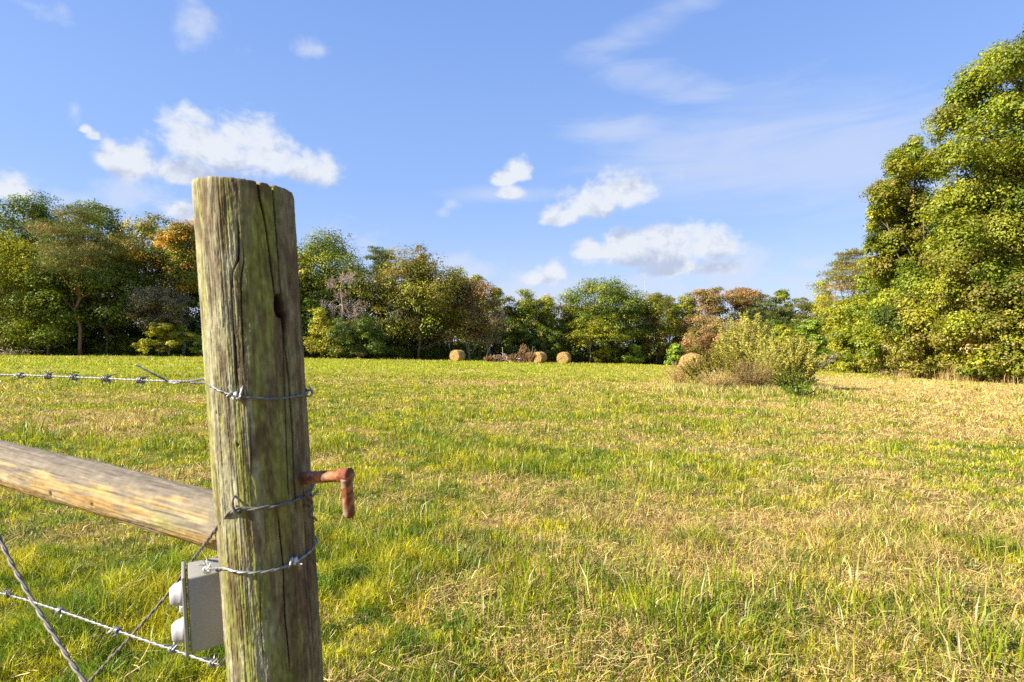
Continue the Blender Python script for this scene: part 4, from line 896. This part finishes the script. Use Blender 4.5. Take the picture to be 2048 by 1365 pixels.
weed('dry_grass_clump', 'brown dry stalks at the front middle of the weedy patch', 1500, 784, 712, 96, 110, 'brown', .09, .14, 34, 8, 'grass clump', WD, lo=.1, stem=(.34, .22, .08), stemr=.007, upleaf=1.2)
weed('leafy_weed', 'dark green leafy weed at the lower right of the weedy patch', 1585, 790, 728, 90, 60, 'green', .06, .5, 60, 9, 'weeds', WD, lo=.1, stem=(.08, .07, .03))
weed('leafy_weed', 'low lime-green leafy weed at the front right foot of the weedy patch', 1600, 796, 758, 66, 40, 'lime', .055, .55, 34, 10, 'weeds', WD, lo=.1)
weed('thin_weed', 'thin dark upright weed standing alone right of the weedy patch', 1652, 790, 742, 30, 5, 'brown', .04, .3, 14, 11, 'weeds', WD, stem=(.12, .08, .05))

DK = 'rusty dried weeds round the brush pile'
for px, top, w, s, lb in [(978, 711, 26, 21, 'rusty dried weeds at the left end of the brush pile'), (996, 709, 24, 22, 'rusty dried weeds just left of the grey sticks'), (1027, 706, 22, 23, 'rusty-orange dried weeds just right of the grey sticks'),
                          (1048, 686, 26, 24, 'tallest rusty dried weed spire beside the brush pile'), (1064, 700, 20, 25, 'brown dried weeds between the tall spire and the hay bale')]:
    weed('dried_weed', lb, px, 0, top, w, 46, 'dock', .20, .2, 46, s, 'weeds', DK, lo=.25, Y=65 - (s % 2), stem=(.26, .13, .07), stemr=.014, upleaf=2.0)
weed('dried_weed', 'thin dried stalk with a round tufted head by the tall rusty spire', 1058, 0, 696, 8, 7, 'wheat', .2, .6, 46, 26, 'weeds', DK, lo=.86, Y=64.6, stem=(.3, .2, .12), stemr=.014, sprd=.1)
def brush_pile():
    rg = np.random.default_rng(4); Y = 65.5; x0 = X(1010, Y); zb = float(gz(x0, Y)); root = empty('brush_pile', (x0, Y, zb)); tag(root, 'pile of tangled grey-brown sticks among rusty dried weeds', 'brush pile')
    m = MB()
    for k in range(260):
        a = rg.random() * 6.283; r_ = 1.9 * math.sqrt(rg.random()); c = np.array([x0 + r_ * math.cos(a), Y + r_ * math.sin(a) * .6, 0]); c[2] = float(gz(c[0], c[1])) + rg.random() * (1.05 - .42 * r_)
        d = nrm(np.array([rg.normal(), rg.normal(), rg.normal() * .45])); L = rg.uniform(.5, 1.6)
        limb(m, c - d * L / 2, c + d * L / 2, rg.uniform(.015, .05), .010, np.array([.34, .24, .18]) * rg.uniform(.5, 1.4), rg, .2, 4, 5)
    m.build('sticks', M_bark, root)
    m = MB(); limb(m, [x0 - .2, Y - .3, zb], [x0 - .32, Y - .3, zb + 1.75], .035, .02, np.array([.5, .42, .33]), rg, .05, 5, 5); m.build('upright_stick', M_bark, root)
    m = MB(); v, f = rbox(np.array([x0 + 1.45, Y - .6, zb + .42]), np.array([1., 0, 0]), nrm(np.array([0, 1., .3])), nrm(np.array([0, -.3, 1.])), .24, .12, .05, .015); m.add(v, f, (.75, .75, .74)); m.build('white_scrap', M_box, root)
brush_pile()
def fallen_branches():
    rg = np.random.default_rng(14); Y = 59.5; x0 = X(28, Y); zb = float(gz(x0, Y)); root = empty('fallen_branches', (x0, Y, zb)); tag(root, 'pale fallen branches lying at the foot of the wood by the left edge', 'branches')
    m = MB()
    for k in range(34):
        c = np.array([x0 + rg.normal(0, 1.3), Y + rg.normal(0, .4), zb + rg.uniform(.05, .7)]); d = nrm(np.array([rg.normal(), rg.normal() * .5, rg.normal() * .5])); L = rg.uniform(.8, 2.4)
        limb(m, c - d * L / 2, c + d * L / 2, rg.uniform(.03, .06), .015, np.array([.40, .32, .26]) * rg.uniform(.6, 1.3), rg, .25, 5, 6)
    m.build('limbs', M_bark, root)
fallen_branches()
# tan uncut grass along the right-hand wood
def edge_grass():
    rg = np.random.default_rng(8); n = 26000; px = rg.uniform(1655, 2300, n); Y = tl_y(px) - np.abs(rg.normal(0, 1.3, n)) * (.6 + .9 * vnoise(px * .03, px * 0, 2)) - .1
    x = X(px, Y); t = rg.random(n)[:, None]; c = (np.array([.46, .33, .15]) * t + np.array([.34, .21, .10]) * (1 - t)) * np.exp(rg.normal(0, .22, n))[:, None]
    gr = rg.random(n) < .16; c[gr] = np.array([.17, .18, .04])
    m = MB(); m.add(*blades(x, Y, rg.uniform(.25, .95, n) * (.45 + .8 * vnoise(px * .05, px * 0, 12)), rg.uniform(.014, .034, n), np.clip(rg.normal(.35, .2, n), .02, .9), rg.random(n) * 6.283, rg.random(n) * 6.283, c))
    n = 9000; px = rg.uniform(1320, 1660, n); yy_ = plan(1490, 784)[1] + rg.normal(.3, .9, n) - .2; x = X(px, yy_); t = rg.random(n)[:, None]; c = (np.array([.20, .24, .02]) * t + np.array([.52, .40, .14]) * (1 - t)) * np.exp(rg.normal(0, .2, n))[:, None]
    m.add(*blades(x, yy_, rg.uniform(.08, .30, n), rg.uniform(.012, .02, n), np.clip(rg.normal(.4, .2, n), .02, .9), rg.random(n) * 6.283, rg.random(n) * 6.283, c))
    o = m.build('long_grass', M_straw); tag(o, 'uncut tan and green long grass fringing the wood and the weedy patch', 'long grass', None, 'stuff')
edge_grass()
def small_post(label, px, top, Y, w, seed):
    rg = np.random.default_rng(seed); x = X(px, Y); zb = float(gz(x, Y)); zt = Z(top, Y); r_ = w / F * Y / 2
    z = np.linspace(zb - .2, zt, 14); p = np.stack([x + rg.normal(0, .004, 14), Y + rg.normal(0, .004, 14), z], -1); rad = np.full(14, r_) * (1 + rg.normal(0, .03, 14)); rad[-1] *= .8
    v, f = tube(p, rad, 12); m = MB(); m.add(v, f, np.array([.44, .39, .31]) * (.75 + .5 * fbm(v[:, 0] * 30, v[:, 2] * 3, seed, 3))[:, None]); o = m.build('fence_post', M_bark, None, True)
    tag(o, label, 'fence post', 'far fence posts along the right-hand wood')
small_post('first pale far fence post, left of the feathery green cedar', 1824, 727, tl_y(1824) - 1.6, 4.2, 1)
small_post('second pale far fence post, nearer the red sumac at the right edge', 2005, 727, tl_y(2005) - 1.2, 5, 2)
def mast():
    Y = 620.; x = X(1290, Y); zt = Z(551, Y); zb = float(gz(x, Y)); root = empty('radio_mast', (x, Y, zb)); tag(root, 'faint thin radio mast above the treetops right of the big rounded tree', 'radio mast')
    for k in range(3):
        a = k * 2.094; m = MB(); vv, ff = tube([[x + .9 * math.cos(a), Y + .9 * math.sin(a), zb], [x + .25 * math.cos(a), Y + .25 * math.sin(a), zt - 6]], .07, 5); m.add(vv, ff, (.42, .44, .48)); m.build('leg', M_steel, root)
    m = MB(); n = 34
    for j in range(n):
        t0, t1 = j / n, (j + 1) / n; r0 = .9 - .65 * t0; r1 = .9 - .65 * t1; H = zt - 6 - zb
        for k in range(3):
            a, b = k * 2.094, (k + 1) * 2.094
            vv, ff = tube([[x + r0 * math.cos(a), Y + r0 * math.sin(a), zb + H * t0], [x + r1 * math.cos(b), Y + r1 * math.sin(b), zb + H * t1]], .035, 3, False); m.add(vv, ff, (.42, .44, .48))
    m.build('bracing', M_steel, root); m = MB(); vv, ff = tube([[x, Y, zt - 6.5], [x, Y, zt]], .06, 5); m.add(vv, ff, (.4, .42, .46)); m.build('antenna', M_steel, root)
mast()

# ------------------------------------------------------------------ world: sky and clouds
SUN = nrm(np.array([-.82, -.26, .55]))
EL = math.asin(SUN[2]); AZ = math.atan2(SUN[0], SUN[1])
world = bpy.data.worlds.new('World'); scene.world = world; world.use_nodes = True
nt = world.node_tree; nt.nodes.clear(); Ln = nt.links.new
def N(t, **k):
    n = nt.nodes.new(t)
    for a, b in k.items(): setattr(n, a, b)
    return n
def setin(n, i, v):
    if hasattr(v, 'is_linked') or isinstance(v, bpy.types.NodeSocket): Ln(v, n.inputs[i])
    else: n.inputs[i].default_value = v
def math_(op, a, b=0., c=None, clamp=False):
    n = N('ShaderNodeMath', operation=op, use_clamp=clamp); setin(n, 0, a); setin(n, 1, b)
    if c is not None: setin(n, 2, c)
    return n.outputs[0]
def vec_(op, a, b=(0, 0, 0)):
    n = N('ShaderNodeVectorMath', operation=op); setin(n, 0, a)
    if op != 'LENGTH': setin(n, 1, b)
    return n.outputs['Value'] if op == 'LENGTH' else n.outputs[0]
def maprange(v, a, b, c, d, smooth=True):
    n = N('ShaderNodeMapRange'); n.interpolation_type = 'SMOOTHSTEP' if smooth else 'LINEAR'
    setin(n, 0, v); n.inputs[1].default_value = a; n.inputs[2].default_value = b; n.inputs[3].default_value = c; n.inputs[4].default_value = d
    return n.outputs[0]
def mixcol(f, a, b):
    n = N('ShaderNodeMix', data_type='RGBA'); setin(n, 0, f); setin(n, 6, a); setin(n, 7, b); return n.outputs[2]
def noise(vec, scale, detail=6, rough=.55, dist=0.):
    n = N('ShaderNodeTexNoise'); Ln(vec, n.inputs['Vector']); n.inputs['Scale'].default_value = scale; n.inputs['Detail'].default_value = detail
    n.inputs['Roughness'].default_value = rough; n.inputs['Distortion'].default_value = dist; return n.outputs[0]
sky = N('ShaderNodeTexSky', sky_type='NISHITA'); sky.sun_disc = False; sky.sun_elevation = EL; sky.sun_rotation = AZ
sky.air_density = 1.0; sky.dust_density = .6; sky.ozone_density = 1.6; sky.altitude = 100
SKYS = .10
tc = N('ShaderNodeTexCoord'); D = tc.outputs['Generated']
sp = N('ShaderNodeSeparateXYZ'); Ln(D, sp.inputs[0])
az = math_('ARCTAN2', sp.outputs[0], sp.outputs[1]); el = math_('ARCSINE', sp.outputs[2])
cmb = N('ShaderNodeCombineXYZ'); Ln(az, cmb.inputs[0]); Ln(el, cmb.inputs[1]); Vv = cmb.outputs[0]
def ang(px, py):
    dx = (px - CX) / F; dz = (HY - py) / F
    return math.atan(dx), math.atan(dz / math.hypot(1, dx)), math.cos(math.atan(dx))
def blobs(lst, flat=2.2):
    acc = None
    for px, py, rx, ry in lst:
        a, e, ca = ang(px, py); ra = rx / F * ca * ca; re = ry / F * ca
        q_ = vec_('MULTIPLY', vec_('SUBTRACT', Vv, (a, e, 0)), (1 / ra, 1 / re, 0))
        if flat: q_ = vec_('MAXIMUM', q_, vec_('MULTIPLY', q_, (-1, -flat, 0)))
        l = vec_('LENGTH', q_)
        acc = l if acc is None else math_('SMOOTH_MIN', acc, l, .25)
    return math_('SUBTRACT', 1., acc)
cumulus = [(392, 300, 75, 100), (450, 320, 90, 80), (530, 325, 100, 90), (600, 345, 85, 55), (655, 350, 48, 65), (380, 352, 90, 50), (262, 330, 75, 70), (225, 320, 45, 60),
           (172, 262, 18, 14), (188, 275, 22, 16), (25, 385, 60, 45), (365, 430, 80, 40), (1036, 350, 34, 32), (1008, 362, 32, 26), (1026, 390, 38, 22), (1245, 395, 75, 60), (1180, 420, 85, 55), (1120, 440, 70, 35), (1180, 508, 45, 34), (1212, 512, 50, 30),
           (1245, 500, 60, 48), (1325, 490, 85, 55), (1415, 500, 60, 48), (1290, 520, 160, 44), (1360, 540, 110, 34), (1085, 562, 40, 28), (1108, 552, 32, 26)]
wisps = [(905, 408, 26, 18), (886, 424, 26, 16), (402, 55, 60, 55), (630, 100, 40, 20), (950, 545, 90, 30), (1350, 350, 45, 22), (1620, 530, 60, 25), (1580, 565, 110, 35), (1360, 585, 40, 40), (120, 395, 150, 45), (240, 390, 160, 40), (150, 225, 24, 40),
         (1500, 590, 260, 40), (1050, 600, 260, 60), (1220, 580, 240, 50), (900, 520, 60, 20), (1430, 545, 150, 40), (60, 10, 90, 24), (700, 480, 90, 40)]
belly = [(560, 375, 210, 36), (420, 385, 120, 34), (270, 375, 120, 34), (1200, 450, 130, 30), (1320, 545, 170, 45), (1030, 400, 50, 24), (1440, 530, 60, 30)]
nD = vec_('MULTIPLY', D, (1, 1, 1.25))
n1 = noise(nD, 15, 7, .58, .25); n2 = noise(nD, 6.5, 5, .55, .3)
nn = math_('ADD', math_('MULTIPLY', math_('SUBTRACT', n1, .5), 1.5), math_('MULTIPLY', math_('SUBTRACT', n2, .5), .9))
n5 = noise(nD, 44, 5, .6, .2); fc = math_('ADD', math_('ADD', blobs(cumulus), nn), math_('MULTIPLY', math_('SUBTRACT', n5, .5), .7)); ac = maprange(fc, -.04, .58, 0, .96)
fw = math_('ADD', blobs(wisps, 0), math_('MULTIPLY', nn, 2.3)); aw = maprange(fw, .0, 1.1, 0, .62)
fb = math_('ADD', blobs(belly, 0), math_('MULTIPLY', nn, .5)); bl = maprange(fb, -.15, .7, 0, .8)
n3 = noise(vec_('ADD', nD, (.012, .004, -.016)), 15, 7, .58, .25)
relief = math_('MULTIPLY', math_('SUBTRACT', n1, n3), 5.0)
# thin cirrus at the upper right
a0 = N('ShaderNodeMapping'); a0.inputs['Rotation'].default_value = (0, 0, R(-14)); a0.inputs['Scale'].default_value = (1.6, 7.5, 1); Ln(Vv, a0.inputs[0])
n4 = noise(a0.outputs[0], 2.6, 6, .6, .9)
cir = blobs([(1480, 315, 420, 130), (1680, 320, 320, 150), (1240, 262, 150, 36), (1000, 390, 150, 22)], 0)
cz = blobs([(1385, 2, 90, 40), (1345, 22, 90, 40), (1305, 44, 90, 40), (1265, 66, 90, 40), (1225, 90, 90, 44), (1200, 112, 90, 44), (1235, 136, 90, 36), (1275, 150, 90, 34), (1315, 162, 90, 32), (1355, 173, 90, 30), (1400, 185, 90, 28)], 0)
acz = maprange(math_('ADD', cz, math_('MULTIPLY', math_('SUBTRACT', n4, .5), 2.6)), .05, 1.3, 0, .42)
acir = maprange(math_('ADD', cir, math_('MULTIPLY', math_('SUBTRACT', n4, .5), 1.6)), -.1, 1.0, 0, .66)
EXPO = 1.5; K = 1 / SKYS / 2 ** EXPO
white = tuple(v * K for v in (.84, .88, .95)) + (1,); greyc = tuple(v * K for v in (.53, .60, .77)) + (1,); cirrc = tuple(v * K for v in (.64, .73, .94)) + (1,)
tint = N('ShaderNodeMix', data_type='RGBA', blend_type='MULTIPLY'); tint.inputs[0].default_value = 1; Ln(sky.outputs[0], tint.inputs[6]); tint.inputs[7].default_value = (1.06, .99, 1.15, 1)
g1 = mixcol(maprange(el, -.02, .30, 0, 1), tuple(v * K for v in (.50, .63, .89)) + (1,), tuple(v * K for v in (.285, .48, .90)) + (1,))
g2 = mixcol(maprange(el, .22, .75, 0, 1), g1, tuple(v * K for v in (.17, .34, .83)) + (1,))
c_ = mixcol(.8, tint.outputs[2], g2)
c_ = mixcol(acir, c_, cirrc)
c_ = mixcol(acz, c_, cirrc)
hb_ = math_('MULTIPLY', maprange(el, .015, .20, 1, 0), maprange(n2, .36, .66, .1, .62))
c_ = mixcol(hb_, c_, tuple(v * K for v in (.68, .75, .90)) + (1,))
c_ = mixcol(aw, c_, tuple(v * K for v in (.70, .77, .92)) + (1,))
shade = math_('SUBTRACT', bl, relief, clamp=True)
c_ = mixcol(ac, c_, mixcol(shade, white, greyc))
bg = N('ShaderNodeBackground'); Ln(c_, bg.inputs[0]); bg.inputs[1].default_value = SKYS
wo = N('ShaderNodeOutputWorld'); Ln(bg.outputs[0], wo.inputs[0])
world.cycles.sampling_method = 'MANUAL'; world.cycles.sample_map_resolution = 512

# ------------------------------------------------------------------ sun and camera
sl = bpy.data.lights.new('sun', 'SUN'); sl.energy = 5.0; sl.angle = R(.55); sl.color = (1., .91, .74)
so_ = bpy.data.objects.new('sun', sl); COL.objects.link(so_); so_.rotation_euler = Vector(SUN).to_track_quat('Z', 'Y').to_euler()
cd = bpy.data.cameras.new('camera'); co = bpy.data.objects.new('camera', cd); COL.objects.link(co)
co.location = (0, 0, CZ); co.rotation_euler = (R(90), 0, 0); cd.sensor_width = 36; cd.lens = F / 2048 * 36; cd.shift_y = (HY - 682.5) / 2048
cd.clip_start = .02; cd.clip_end = 6000; cd.dof.use_dof = True; cd.dof.focus_distance = 5.0; cd.dof.aperture_fstop = 13.0
scene.camera = co
scene.view_settings.view_transform = 'Standard'; scene.view_settings.look = 'None'; scene.view_settings.exposure = EXPO; scene.view_settings.gamma = 1
scene.render.engine = 'CYCLES'
cy = scene.cycles; cy.max_bounces = 5; cy.diffuse_bounces = 3; cy.glossy_bounces = 2; cy.transmission_bounces = 3; cy.transparent_max_bounces = 4
cy.use_denoising = False
